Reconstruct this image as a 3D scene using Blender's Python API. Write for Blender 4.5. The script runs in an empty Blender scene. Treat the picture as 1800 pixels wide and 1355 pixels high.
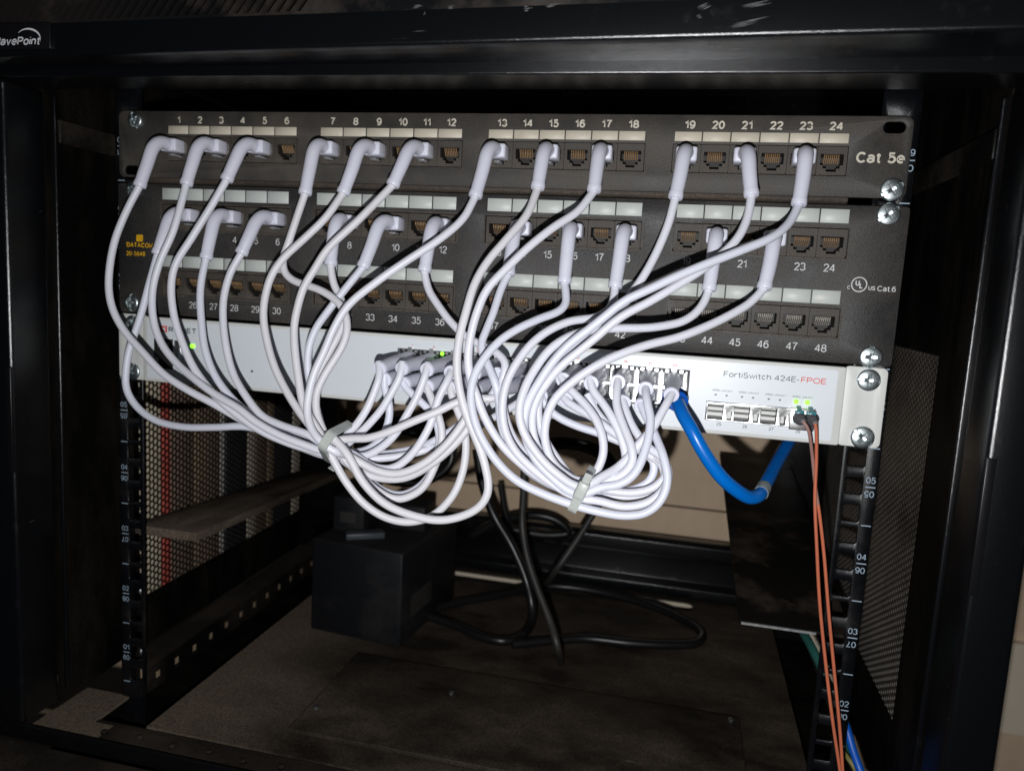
import bpy, bmesh, math, random
import numpy as np
from mathutils import Vector, Matrix, Euler

random.seed(7)
rng = np.random.default_rng(7)
scn = bpy.context.scene
C = scn.collection
MM = 0.001
ZOFF = 430.0            # mm, lifts the rack so that everything stands above z = 0

# ------------------------------------------------------------------ camera, world, flash, exposure
CAM = np.array([132.27, -449.36, -98.56])
ROT = Euler((1.43909516, -0.0553618962, 0.224575419), 'XYZ')
FPX = 1343.809
cam_d = bpy.data.cameras.new('camera')
cam = bpy.data.objects.new('camera', cam_d)
C.objects.link(cam)
cam.location = (CAM[0]*MM, CAM[1]*MM, (CAM[2]+ZOFF)*MM)
cam.rotation_euler = ROT
cam_d.sensor_fit = 'HORIZONTAL'
cam_d.sensor_width = 36.0
cam_d.lens = 36.0*FPX/1800.0
cam_d.clip_start = 0.01
cam_d.clip_end = 20.0
cam_d.dof.use_dof = True
cam_d.dof.focus_distance = 0.42
cam_d.dof.aperture_fstop = 9.0
scn.camera = cam

world = bpy.data.worlds.new('World')
scn.world = world
world.use_nodes = True
world.node_tree.nodes['Background'].inputs[0].default_value = (0.75, 0.85, 1.0, 1)
world.node_tree.nodes['Background'].inputs[1].default_value = 0.006

RM = np.array(ROT.to_matrix())
fl = bpy.data.lights.new('flash', 'POINT')
fl.energy = 7.2
fl.color = (0.975, 0.985, 1.0)
fl.shadow_soft_size = 0.003
flo = bpy.data.objects.new('flash', fl)
C.objects.link(flo)
fp = CAM + RM @ np.array([-7.0, -43.0, 0.0])
flo.location = (fp[0]*MM, fp[1]*MM, (fp[2]+ZOFF)*MM)

scn.render.engine = 'CYCLES'
scn.view_settings.view_transform = 'Standard'
scn.view_settings.look = 'None'
scn.view_settings.exposure = 0.0
scn.view_settings.gamma = 1.0
scn.view_settings.use_curve_mapping = False


def at(px, py, X=None, Y=None, Z=None):
    """point of the place (mm) that a photograph pixel looks at, on a plane of known X, Y or Z"""
    d = RM @ np.array([(px-900)/FPX, -(py-677.5)/FPX, -1.0])
    for k, v in enumerate((X, Y, Z)):
        if v is not None:
            return CAM + d*(v-CAM[k])/d[k]


# ------------------------------------------------------------------ materials
def new_mat(name):
    m = bpy.data.materials.new(name)
    m.use_nodes = True
    nt = m.node_tree
    return m, nt, nt.nodes['Principled BSDF']


def noise(nt, scale, detail=4, rough=0.6, stretch=None, vec=None):
    n = nt.nodes.new('ShaderNodeTexNoise')
    n.inputs['Scale'].default_value = scale
    n.inputs['Detail'].default_value = detail
    n.inputs['Roughness'].default_value = rough
    tc = nt.nodes.new('ShaderNodeTexCoord')
    src = tc.outputs['Object']
    if stretch:
        mp = nt.nodes.new('ShaderNodeMapping')
        mp.inputs['Scale'].default_value = stretch[:3]
        if len(stretch) > 3:
            mp.inputs['Rotation'].default_value = stretch[3]
        nt.links.new(src, mp.inputs['Vector'])
        src = mp.outputs['Vector']
    nt.links.new(src, n.inputs['Vector'])
    return n


def ramp(nt, fac, stops):
    r = nt.nodes.new('ShaderNodeValToRGB')
    e = r.color_ramp.elements
    while len(e) < len(stops):
        e.new(0.5)
    for el, (p, c) in zip(e, stops):
        el.position = p
        el.color = (*c, 1) if len(c) == 3 else c
    nt.links.new(fac, r.inputs['Fac'])
    return r


def mix(nt, fac, a, b):
    m = nt.nodes.new('ShaderNodeMix')
    m.data_type = 'RGBA'
    if isinstance(fac, (int, float)):
        m.inputs[0].default_value = fac
    else:
        nt.links.new(fac, m.inputs[0])
    for i, v in ((6, a), (7, b)):
        if isinstance(v, tuple):
            m.inputs[i].default_value = (*v, 1)
        else:
            nt.links.new(v, m.inputs[i])
    return m.outputs[2]


def bump(nt, bsdf, height, strength, dist=0.0003):
    b = nt.nodes.new('ShaderNodeBump')
    b.inputs['Strength'].default_value = strength
    b.inputs['Distance'].default_value = dist
    nt.links.new(height, b.inputs['Height'])
    nt.links.new(b.outputs['Normal'], bsdf.inputs['Normal'])


def m_plain(name, col, rough=0.5, metal=0.0, var=0.12, vscale=60, bstr=0.0, bscale=1500, **kw):
    m, nt, b = new_mat(name)
    n = noise(nt, vscale, 5)
    lo = tuple(c*(1-var) for c in col)
    hi = tuple(min(1, c*(1+var)) for c in col)
    r = ramp(nt, n.outputs['Fac'], [(0.3, lo), (0.7, hi)])
    nt.links.new(r.outputs['Color'], b.inputs['Base Color'])
    b.inputs['Roughness'].default_value = rough
    b.inputs['Metallic'].default_value = metal
    for k, v in kw.items():
        b.inputs[k.replace('_', ' ')].default_value = v
    if bstr:
        nb = noise(nt, bscale, 2)
        bump(nt, b, nb.outputs['Fac'], bstr)
    return m


def m_paint(name, base, dust, lo=0.45, hi=0.7, dscale=30, rough=0.42, bstr=0.35, bscale=1300, up=0.0,
            scratch=0.0, dist=0.0003, stretch=None, spec=0.5, left=0.0):
    """painted metal with a powder-coat grain and a film of dust"""
    m, nt, b = new_mat(name)
    n = noise(nt, dscale, 8, 0.65, stretch)
    f = ramp(nt, n.outputs['Fac'], [(lo, (0, 0, 0)), (hi, (1, 1, 1))]).outputs['Color']
    g = noise(nt, bscale, 2, 0.5)
    if up:
        geo = nt.nodes.new('ShaderNodeNewGeometry')
        sx = nt.nodes.new('ShaderNodeSeparateXYZ')
        nt.links.new(geo.outputs['Normal'], sx.inputs[0])
        mr = nt.nodes.new('ShaderNodeMapRange')
        mr.inputs[1].default_value = 0.3
        mr.inputs[2].default_value = 0.9
        mr.inputs[4].default_value = up
        nt.links.new(sx.outputs['Z'], mr.inputs[0])
        ma = nt.nodes.new('ShaderNodeMath')
        ma.operation = 'ADD'
        ma.use_clamp = True
        nt.links.new(f, ma.inputs[0])
        nt.links.new(mr.outputs[0], ma.inputs[1])
        f = ma.outputs[0]
    if left:
        # more of the dust colour is mixed in towards the left edge
        tc = nt.nodes.new('ShaderNodeTexCoord')
        sx = nt.nodes.new('ShaderNodeSeparateXYZ')
        nt.links.new(tc.outputs['Object'], sx.inputs[0])
        mr = nt.nodes.new('ShaderNodeMapRange')
        mr.inputs[1].default_value = -0.10
        mr.inputs[2].default_value = -0.19
        mr.inputs[4].default_value = left
        nt.links.new(sx.outputs['X'], mr.inputs[0])
        ma = nt.nodes.new('ShaderNodeMath')
        ma.operation = 'ADD'
        ma.use_clamp = True
        nt.links.new(f, ma.inputs[0])
        nt.links.new(mr.outputs[0], ma.inputs[1])
        f = ma.outputs[0]
    # grain breaks the dust up into specks
    gr = ramp(nt, g.outputs['Fac'], [(0.35, (0.55, 0.55, 0.55)), (0.68, (1.25, 1.25, 1.25))]).outputs['Color']
    col = mix(nt, f, base, dust)
    mu = nt.nodes.new('ShaderNodeMix')
    mu.data_type = 'RGBA'
    mu.blend_type = 'MULTIPLY'
    mu.inputs[0].default_value = 1.0
    nt.links.new(col, mu.inputs[6])
    nt.links.new(gr, mu.inputs[7])
    col = mu.outputs[2]
    if scratch:
        s = noise(nt, 60, 3, 0.6, (0.35, 1, 7, (0, 0.25, 0)))
        sf = ramp(nt, s.outputs['Fac'], [(0.74, (0, 0, 0)), (0.80, (1, 1, 1))]).outputs['Color']
        mm = nt.nodes.new('ShaderNodeMath')
        mm.operation = 'MULTIPLY'
        nt.links.new(sf, mm.inputs[0])
        mm.inputs[1].default_value = scratch
        col = mix(nt, mm.outputs[0], col, (0.25, 0.25, 0.25))
    nt.links.new(col, b.inputs['Base Color'])
    rr = ramp(nt, f, [(0, (rough,)*3), (1, (min(1, rough+0.35),)*3)]).outputs['Color']
    nt.links.new(rr, b.inputs['Roughness'])
    b.inputs['Specular IOR Level'].default_value = spec
    bump(nt, b, g.outputs['Fac'], bstr, dist)
    return m


def m_emit(name, col, strength):
    m, nt, b = new_mat(name)
    b.inputs['Base Color'].default_value = (*col, 1)
    b.inputs['Emission Color'].default_value = (*col, 1)
    b.inputs['Emission Strength'].default_value = strength
    return m


def m_worn(name, col, stain, rough, sscale, lo, amount, speck=0.0):
    """smooth plastic or paper with faint tone changes, a few stains and, on paper, small specks of dirt"""
    m, nt, b = new_mat(name)
    n = noise(nt, 35, 4)
    c = ramp(nt, n.outputs['Fac'], [(0.3, tuple(v*0.95 for v in col)), (0.7, tuple(min(1, v*1.04) for v in col))]).outputs['Color']
    t = noise(nt, sscale, 5, 0.65)
    f = ramp(nt, t.outputs['Fac'], [(lo, (0, 0, 0)), (lo+0.10, (amount,)*3)]).outputs['Color']
    c = mix(nt, f, c, stain)
    if speck:
        q = noise(nt, 900, 2, 0.5)
        f2 = ramp(nt, q.outputs['Fac'], [(0.70, (0, 0, 0)), (0.76, (speck,)*3)]).outputs['Color']
        c = mix(nt, f2, c, (0.12, 0.10, 0.08))
    nt.links.new(c, b.inputs['Base Color'])
    b.inputs['Roughness'].default_value = rough
    return m


M = {}
M['frame'] = m_paint('black_powder_coat', (0.0035, 0.004, 0.005), (0.010, 0.010, 0.010), 0.6, 0.98, 40, 0.22, 0.6, 3600,
                     up=0.3, scratch=0.6, spec=0.9, dist=0.00012)
M['frame_dusty'] = m_paint('dusty_black_metal', (0.004, 0.0036, 0.0032), (0.045, 0.035, 0.027), 0.46, 0.76, 12, 0.45, 0.5, 1200, up=0.5, spec=0.2)
M['side'] = m_paint('dusty_side_metal', (0.003, 0.0026, 0.0022), (0.020, 0.0155, 0.0115), 0.45, 0.80, 9, 0.5, 0.3, 1200,
                    stretch=(1, 3, 1), spec=0.12)
M['grille'] = m_paint('dusty_grille', (0.0045, 0.005, 0.0058), (0.085, 0.064, 0.05), 0.5, 0.85, 16, 0.3, 0.6, 3600, spec=0.8, dist=0.00012, left=0.12)
M['mesh_side'] = m_paint('dusty_perforated_metal', (0.034, 0.028, 0.023), (0.10, 0.083, 0.066), 0.35, 0.75, 10, 0.38, 0.3, 1500, spec=0.7)
M['mesh_black'] = m_paint('black_perforated_metal', (0.003, 0.0028, 0.0024), (0.011, 0.008, 0.006), 0.45, 0.75, 10, 0.5, 0.2, 1200, spec=0.2)
M['floor'] = m_paint('dusty_pan', (0.018, 0.0138, 0.0105), (0.15, 0.115, 0.083), 0.40, 0.86, 8, 0.6, 0.3, 900, stretch=(1, 1.8, 1), left=0.85, scratch=0.5, spec=0.25)
M['dustbar'] = m_paint('thick_dust', (0.028, 0.022, 0.017), (0.24, 0.185, 0.14), 0.38, 0.72, 24, 0.8, 0.4, 900, stretch=(1, 0.25, 1), spec=0.2)
M['rail'] = m_paint('rail_paint', (0.004, 0.0045, 0.006), (0.016, 0.015, 0.014), 0.5, 0.8, 25, 0.3, 0.4, 2500, spec=0.5)
M['panel5'] = m_paint('dusty_panel_paint', (0.040, 0.038, 0.036), (0.105, 0.089, 0.073), 0.33, 0.72, 22, 0.44, 0.7, 1700, dist=0.0003)
M['panel6'] = m_paint('panel_paint', (0.034, 0.033, 0.033), (0.080, 0.069, 0.059), 0.36, 0.78, 20, 0.42, 0.7, 1900, dist=0.0003)
M['rust'] = m_paint('rusty_lip', (0.040, 0.033, 0.027), (0.11, 0.078, 0.055), 0.35, 0.75, 30, 0.6, 0.6, 900, stretch=(0.4, 1, 1))
M['jack'] = m_paint('jack_plastic', (0.045, 0.039, 0.034), (0.105, 0.086, 0.068), 0.35, 0.7, 60, 0.5, 0.3, 1500)
M['jack_in'] = m_plain('jack_cavity', (0.022, 0.019, 0.016), 0.6)
M['gold'] = m_plain('gold_contact', (0.42, 0.26, 0.13), 0.4, 0.3, 0.25, 400)
M['tin'] = m_plain('tinned_contact', (0.6, 0.55, 0.48), 0.4, 0.3, 0.25, 400)
M['label5'] = m_worn('cream_label', (0.62, 0.56, 0.45), (0.42, 0.35, 0.27), 0.5, 90, 0.60, 0.35, 0.5)
M['label6'] = m_worn('white_label', (0.57, 0.60, 0.565), (0.47, 0.42, 0.34), 0.45, 70, 0.60, 0.35, 0.25)
M['print5'] = m_plain('cream_print', (0.62, 0.57, 0.47), 0.5, 0, 0.15, 300)
M['print6'] = m_plain('white_print', (0.6, 0.6, 0.6), 0.5, 0, 0.15, 300)
M['yellow'] = m_plain('yellow_print', (0.75, 0.40, 0.01), 0.5, 0, 0.25, 300)
M['cable'] = m_worn('white_cable', (0.77, 0.77, 0.84), (0.62, 0.53, 0.47), 0.40, 28, 0.66, 0.30)
M['cable_cool'] = m_worn('cool_white_cable', (0.74, 0.75, 0.845), (0.60, 0.54, 0.50), 0.43, 24, 0.68, 0.25)
M['cable_old'] = m_worn('greyed_cable', (0.745, 0.73, 0.765), (0.60, 0.50, 0.43), 0.46, 30, 0.62, 0.40)
M['boot'] = m_worn('white_boot', (0.74, 0.74, 0.845), (0.62, 0.52, 0.46), 0.38, 40, 0.68, 0.45)
M['clear'] = m_plain('clear_plug', (0.75, 0.75, 0.76), 0.12, 0, 0.05, 90, Transmission_Weight=0.75, IOR=1.45)
M['tie'] = m_plain('nylon_tie', (0.60, 0.63, 0.60), 0.35, 0, 0.06, 200, Transmission_Weight=0.25)
M['switch'] = m_plain('switch_enamel', (0.73, 0.735, 0.705), 0.42, 0, 0.05, 25, 0.15, 1500)
M['sticker'] = m_plain('switch_sticker', (0.76, 0.80, 0.835), 0.35, 0, 0.03, 15)
M['cage'] = m_plain('tinned_steel', (0.86, 0.86, 0.85), 0.30, 1.0, 0.08, 300, 0.2, 700)
M['hole'] = m_plain('port_cavity', (0.015, 0.014, 0.014), 0.5)
M['grey_print'] = m_plain('grey_print', (0.13, 0.14, 0.15), 0.5)
M['red_print'] = m_plain('red_print', (0.75, 0.06, 0.05), 0.5)
M['zinc'] = m_plain('zinc_screw', (0.60, 0.66, 0.67), 0.36, 1.0, 0.2, 500)
M['led'] = m_emit('green_led', (0.22, 1.0, 0.03), 2.5)
M['led_pale'] = m_emit('pale_green_led', (0.36, 0.92, 0.07), 0.85)
M['teal'] = m_plain('teal_clip', (0.0, 0.21, 0.26), 0.35, 0, 0.1, 200)
M['grey_boot'] = m_plain('grey_boot', (0.10, 0.095, 0.10), 0.5, 0, 0.1, 200)
M['orange'] = m_plain('orange_fibre', (0.56, 0.15, 0.075), 0.45, 0, 0.12, 40)
M['fibre_grey'] = m_plain('aged_fibre', (0.33, 0.18, 0.15), 0.45, 0, 0.12, 80)
M['blue'] = m_plain('blue_cable', (0.0, 0.15, 0.58), 0.3, 0, 0.06, 40)
M['blue_dull'] = m_plain('blue_boot', (0.005, 0.10, 0.52), 0.4, 0, 0.1, 60)
M['tape'] = m_plain('grey_tape', (0.23, 0.26, 0.27), 0.5, 0, 0.3, 200)
M['rubber'] = m_plain('black_rubber', (0.008, 0.008, 0.009), 0.35, 0, 0.3, 60)
M['rubber_dusty'] = m_plain('dusty_rubber', (0.03, 0.028, 0.026), 0.5, 0, 0.4, 40)
M['blackbox'] = m_paint('black_plastic', (0.008, 0.009, 0.011), (0.03, 0.028, 0.026), 0.5, 0.8, 12, 0.5, 0.2, 1200, up=0.3, spec=0.3)
M['plate'] = m_paint('sooty_plate', (0.006, 0.005, 0.0042), (0.10, 0.073, 0.054), 0.52, 0.86, 18, 0.55, 0.3, 1500, spec=0.15)
M['plaque'] = m_plain('plaque', (0.006, 0.006, 0.007), 0.3)
M['plaque_print'] = m_plain('plaque_print', (0.62, 0.62, 0.65), 0.45)
M['rail_print'] = m_plain('rail_print', (0.34, 0.43, 0.52), 0.5)
M['teal_cable'] = m_plain('green_cable', (0.02, 0.10, 0.085), 0.45)
M['green_cable'] = m_plain('dull_yellow_cable', (0.22, 0.19, 0.06), 0.45)


def m_wall():
    m, nt, b = new_mat('plywood_wall')
    n = noise(nt, 9, 6, 0.6, (0.6, 1, 2.0))
    c = ramp(nt, n.outputs['Fac'], [(0.25, (0.76, 0.565, 0.385)), (0.75, (0.88, 0.68, 0.49))]).outputs['Color']
    n2 = noise(nt, 90, 3, 0.6, (1, 1, 0.3))
    c2 = mix(nt, 0.18, c, ramp(nt, n2.outputs['Fac'], [(0.3, (0.38, 0.26, 0.17)), (0.7, (0.7, 0.54, 0.39))]).outputs['Color'])
    nt.links.new(c2, b.inputs['Base Color'])
    b.inputs['Roughness'].default_value = 0.8
    bump(nt, b, n2.outputs['Fac'], 0.15)
    return m


M['wall'] = m_wall()
M['worn_lit'] = m_plain('worn_lit_metal', (0.22, 0.22, 0.22), 0.5, 0, 0.4, 300)  # bare metal of the scratches, and the painted lit edge of the ledge
M['fin'] = m_plain('dull_spring_steel', (0.13, 0.13, 0.125), 0.5, 0.3, 0.2, 300)
M['gadget'] = m_plain('blue_grey_plastic', (0.05, 0.058, 0.068), 0.4)
M['bright_strip'] = m_plain('bright_strip', (0.86, 0.74, 0.58), 0.6, 0, 0.06, 20)
M['seam'] = m_plain('wall_seam', (0.10, 0.07, 0.05), 0.8)
BOOKC = {'beige': (0.82, 0.70, 0.52), 'red': (0.66, 0.13, 0.10), 'brown': (0.22, 0.16, 0.115), 'cream': (0.8, 0.70, 0.56),
         'slate': (0.035, 0.035, 0.038), 'white': (0.62, 0.60, 0.56), 'tan': (0.34, 0.245, 0.16)}
for k, v in BOOKC.items():
    M['book_'+k] = m_plain('book_'+k, v, 0.6, 0, 0.15, 30)


# ------------------------------------------------------------------ mesh helpers (all in mm)
class MB:
    def __init__(s):
        s.v, s.f = [], []

    def add(s, vs, fs):
        o = len(s.v)
        s.v += [tuple(map(float, q)) for q in vs]
        s.f += [tuple(i+o for i in f) for f in fs]
        return s

    def box(s, x0, x1, y0, y1, z0, z1):
        vs = [(x, y, z) for x in (x0, x1) for y in (y0, y1) for z in (z0, z1)]
        return s.add(vs, [(0, 1, 3, 2), (4, 6, 7, 5), (0, 4, 5, 1), (2, 3, 7, 6), (0, 2, 6, 4), (1, 5, 7, 3)])

    def prism(s, prof, x0, x1, tilt=0.0):
        """profile of (y, z) points, extruded along X"""
        n = len(prof)
        vs = [(x0, y, z+tilt*x0) for y, z in prof]+[(x1, y, z+tilt*x1) for y, z in prof]
        fs = [(i, (i+1) % n, n+(i+1) % n, n+i) for i in range(n)]
        return s.add(vs, fs+[tuple(range(n))[::-1], tuple(range(n, 2*n))])

    def vprism(s, prof, z0, z1):
        """profile of (x, y) points, extruded along Z"""
        n = len(prof)
        vs = [(x, y, z0) for x, y in prof]+[(x, y, z1) for x, y in prof]
        fs = [(i, (i+1) % n, n+(i+1) % n, n+i) for i in range(n)]
        return s.add(vs, fs+[tuple(range(n))[::-1], tuple(range(n, 2*n))])

    def tube(s, pts, rad, seg=12, caps=True):
        P = np.asarray(pts, float)
        n = len(P)
        R = np.broadcast_to(np.asarray(rad, float), (n,)) if np.ndim(rad) < 2 else rad
        T = np.gradient(P, axis=0)
        T /= np.linalg.norm(T, axis=1)[:, None]+1e-9
        u = np.cross(T[0], [0.31, 0.2, 0.93])
        u /= np.linalg.norm(u)
        vs = []
        a = np.linspace(0, 2*np.pi, seg, endpoint=False)
        for i in range(n):
            u = u-T[i]*np.dot(u, T[i])
            u /= np.linalg.norm(u)+1e-9
            w = np.cross(T[i], u)
            vs += list(P[i]+R[i]*(np.cos(a)[:, None]*u+np.sin(a)[:, None]*w))
        fs = [(i*seg+k, i*seg+(k+1) % seg, (i+1)*seg+(k+1) % seg, (i+1)*seg+k) for i in range(n-1) for k in range(seg)]
        if caps:
            fs += [tuple(range(seg))[::-1], tuple(range((n-1)*seg, n*seg))]
        return s.add(vs, fs)

    def lathe(s, prof, origin, axis, seg=24):
        """prof of (r, t) along axis from origin"""
        ax = np.array(axis, float)
        ax /= np.linalg.norm(ax)
        u = np.cross(ax, [0.3, 0.2, 0.93])
        u /= np.linalg.norm(u)
        w = np.cross(ax, u)
        a = np.linspace(0, 2*np.pi, seg, endpoint=False)
        vs = []
        for r, t in prof:
            vs += list(np.array(origin)+ax*t+r*(np.cos(a)[:, None]*u+np.sin(a)[:, None]*w))
        n = len(prof)
        fs = [(i*seg+k, i*seg+(k+1) % seg, (i+1)*seg+(k+1) % seg, (i+1)*seg+k) for i in range(n-1) for k in range(seg)]
        fs += [tuple(range(seg))[::-1], tuple(range((n-1)*seg, n*seg))]
        return s.add(vs, fs)

    def build(s, name, m, parent=None, bevel=0.0, smooth=False, bseg=2, recalc=True):
        me = bpy.data.meshes.new(name)
        org = parent['_o'] if parent is not None and '_o' in parent.keys() else (0, 0, 0)
        vs = [((x-org[0])*MM, (y-org[1])*MM, (z-org[2])*MM) for x, y, z in s.v]
        me.from_pydata(vs, [], s.f)
        me.update()
        if recalc or bevel:
            bm = bmesh.new()
            bm.from_mesh(me)
            if recalc:
                bmesh.ops.recalc_face_normals(bm, faces=bm.faces)
            if bevel:
                ed = [e for e in bm.edges if e.is_manifold and e.calc_face_angle(0) > 0.6]
                bmesh.ops.bevel(bm, geom=ed, offset=bevel*MM, segments=bseg, affect='EDGES', profile=0.5)
            bm.to_mesh(me)
            bm.free()
        if smooth or bevel:
            for p in me.polygons:
                p.use_smooth = True
        if (smooth or bevel) and hasattr(me, 'set_sharp_from_angle'):
            me.set_sharp_from_angle(angle=math.radians(50))
        me.materials.append(m)
        o = bpy.data.objects.new(name, me)
        C.objects.link(o)
        if parent is not None:
            o.parent = parent
            o['_o'] = org
        else:
            o['_o'] = (0.0, 0.0, 0.0)
            o.location = (0, 0, ZOFF*MM)
        return o


def thing(name, label, cat, loc=(0, 0, 0), group=None, kind=None):
    o = bpy.data.objects.new(name, None)
    C.objects.link(o)
    o.empty_display_size = 0.01
    o.location = (loc[0]*MM, loc[1]*MM, (loc[2]+ZOFF)*MM)
    o['_o'] = tuple(float(v) for v in loc)
    tag(o, label, cat, group, kind)
    return o


def tag(o, label=None, cat=None, group=None, kind=None):
    for k, v in (('label', label), ('category', cat), ('group', group), ('kind', kind)):
        if v:
            o[k] = v
    return o


def plate(outer, holes, y0, y1, mb=None):
    """flat plate in XZ with holes; outer and holes are lists of (x, z); front y0, back y1"""
    bm = bmesh.new()
    es = []
    for loop in [outer]+holes:
        vs = [bm.verts.new((x, y0, z)) for x, z in loop]
        es += [bm.edges.new((vs[i], vs[(i+1) % len(vs)])) for i in range(len(vs))]
    bmesh.ops.triangle_fill(bm, use_beauty=True, use_dissolve=False, edges=es)
    bm.verts.index_update()
    front = [tuple(v.index for v in f.verts) for f in bm.faces]
    vf = [tuple(v.co) for v in bm.verts]
    bm.free()
    n = len(vf)
    fs = list(front)+[tuple(i+n for i in f[::-1]) for f in front]
    o = 0
    for loop in [outer]+holes:
        k = len(loop)
        fs += [(o+i, o+(i+1) % k, n+o+(i+1) % k, n+o+i) for i in range(k)]
        o += k
    mb = mb or MB()
    return mb.add(vf+[(x, y1, z) for x, _, z in vf], fs)


def rrect(x0, x1, z0, z1, r=0.0, seg=4):
    if r <= 0:
        return [(x0, z0), (x1, z0), (x1, z1), (x0, z1)]
    out = []
    for cx, cz, a0 in ((x1-r, z1-r, 0), (x0+r, z1-r, 90), (x0+r, z0+r, 180), (x1-r, z0+r, 270)):
        for k in range(seg+1):
            a = math.radians(a0+90*k/seg)
            out.append((cx+r*math.cos(a), cz+r*math.sin(a)))
    return out


# lettering -------------------------------------------------------
def arc_(cx, cy, rx, ry, a0, a1, n=14):
    return [(cx+rx*math.cos(math.radians(a0+(a1-a0)*k/n)), cy+ry*math.sin(math.radians(a0+(a1-a0)*k/n))) for k in range(n+1)]


def ell_(cx, cy, rx, ry):
    return arc_(cx, cy, rx, ry, 90, 450, 24)


X_ = 0.73
GLYPH = {
 '0': (0.54, [ell_(.27, .5, .27, .5)]),
 '1': (0.34, [[(0, .74), (.14, .80), (.26, .9), (.30, 1), (.30, 0)]]),
 '2': (0.54, [arc_(.27, .73, .26, .27, 170, -35)+[(.30, .36), (.02, 0.0), (.54, 0)]]),
 '3': (0.54, [arc_(.26, .75, .24, .25, 165, -85)+arc_(.26, .26, .28, .26, 80, -160)]),
 '4': (0.58, [[(.42, 0), (.42, 1)], [(.40, .98), (0, .27), (.58, .27)]]),
 '5': (0.54, [[(.50, 1), (.11, 1), (.05, .52)]+arc_(.26, .33, .28, .33, 135, -155)]),
 '6': (0.54, [ell_(.28, .32, .26, .32), arc_(.30, .52, .28, .48, 45, 190)]),
 '7': (0.52, [[(0, 1), (.52, 1), (.36, .72), (.24, .38), (.19, 0)]]),
 '8': (0.56, [ell_(.28, .76, .23, .24), ell_(.28, .26, .28, .26)]),
 '9': (0.54, [ell_(.26, .68, .26, .32), arc_(.24, .48, .28, .48, 225, 370)]),
 'C': (0.68, [arc_(.36, .5, .36, .5, 42, 318, 20)]), 'c': (0.48, [arc_(.25, X_/2, .25, X_/2, 50, 310)]),
 'a': (0.50, [arc_(.25, .52, .23, .21, 160, 0, 8)+[(.48, .0)], ell_(.23, .2, .23, .2)]),
 't': (0.32, [[(.15, .95), (.15, .14), (.20, .02), (.32, 0)], [(0, X_), (.32, X_)]]),
 'e': (0.52, [[(.02, .38), (.51, .38)]+arc_(.26, X_/2, .25, X_/2, 10, 312)]),
 'o': (0.52, [ell_(.26, X_/2, .26, X_/2)]), 'r': (0.28, [[(0, 0), (0, X_)], arc_(.24, .42, .24, .31, 170, 70, 6)]),
 'i': (0.02, [[(0, 0), (0, X_)], [(0, .96), (0, 1.04)]]), 'h': (0.46, [[(0, 0), (0, 1)], arc_(.23, .47, .23, .26, 180, 0, 10)+[(.46, 0)]]),
 'n': (0.46, [[(0, 0), (0, X_)], arc_(.23, .47, .23, .26, 180, 0, 10)+[(.46, 0)]]),
 'v': (0.48, [[(0, X_), (.24, 0), (.48, X_)]]), 'w': (0.74, [[(0, X_), (.2, 0), (.37, .68), (.54, 0), (.74, X_)]]),
 'A': (0.66, [[(0, 0), (.33, 1), (.66, 0)], [(.12, .34), (.54, .34)]]),
 'D': (0.62, [[(0, 0), (0, 1), (.28, 1)]+arc_(.28, .5, .34, .5, 80, -80, 12)+[(.28, 0), (0.02, 0)]]),
 'E': (0.52, [[(.52, 1), (0, 1), (0, 0), (.52, 0)], [(.02, .52), (.48, .52)]]), 'F': (0.50, [[(.50, 1), (0, 1), (0, 0)], [(.02, .5), (.44, .5)]]),
 'I': (0.02, [[(0, 0), (0, 1)]]), 'K': (0.56, [[(0, 0), (0, 1)], [(.54, 1), (.04, .42)], [(.2, .58), (.56, 0)]]),
 'L': (0.48, [[(0, 1), (0, 0), (.48, 0)]]), 'M': (0.74, [[(0, 0), (0, 1), (.37, .12), (.74, 1), (.74, 0)]]),
 'N': (0.62, [[(0, 0), (0, 1), (.62, 0), (.62, 1)]]), 'O': (0.76, [ell_(.38, .5, .38, .5)]),
 'P': (0.56, [[(0, 0), (0, 1), (.30, 1)]+arc_(.30, .74, .26, .26, 80, -80, 10)+[(.30, .48), (.03, .48)]]),
 'R': (0.60, [[(0, 0), (0, 1), (.32, 1)]+arc_(.32, .75, .25, .25, 80, -80, 10)+[(.32, .5), (.03, .5)], [(.30, .5), (.60, 0)]]),
 'S': (0.56, [arc_(.28, .75, .25, .25, 25, 265)+arc_(.28, .25, .28, .25, 85, -160)]),
 'T': (0.60, [[(0, 1), (.60, 1)], [(.30, .98), (.30, 0)]]), 'U': (0.58, [[(0, 1), (0, .32)]+arc_(.29, .3, .29, .3, 180, 360, 12)+[(.58, .32), (.58, 1)]]),
 '-': (0.28, [[(0, .36), (.28, .36)]]), '/': (0.3, [[(0, 0), (.3, 1)]]), '.': (0.02, [[(0, -.02), (0, .05)]]), ' ': (0.22, []),
}


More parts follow.
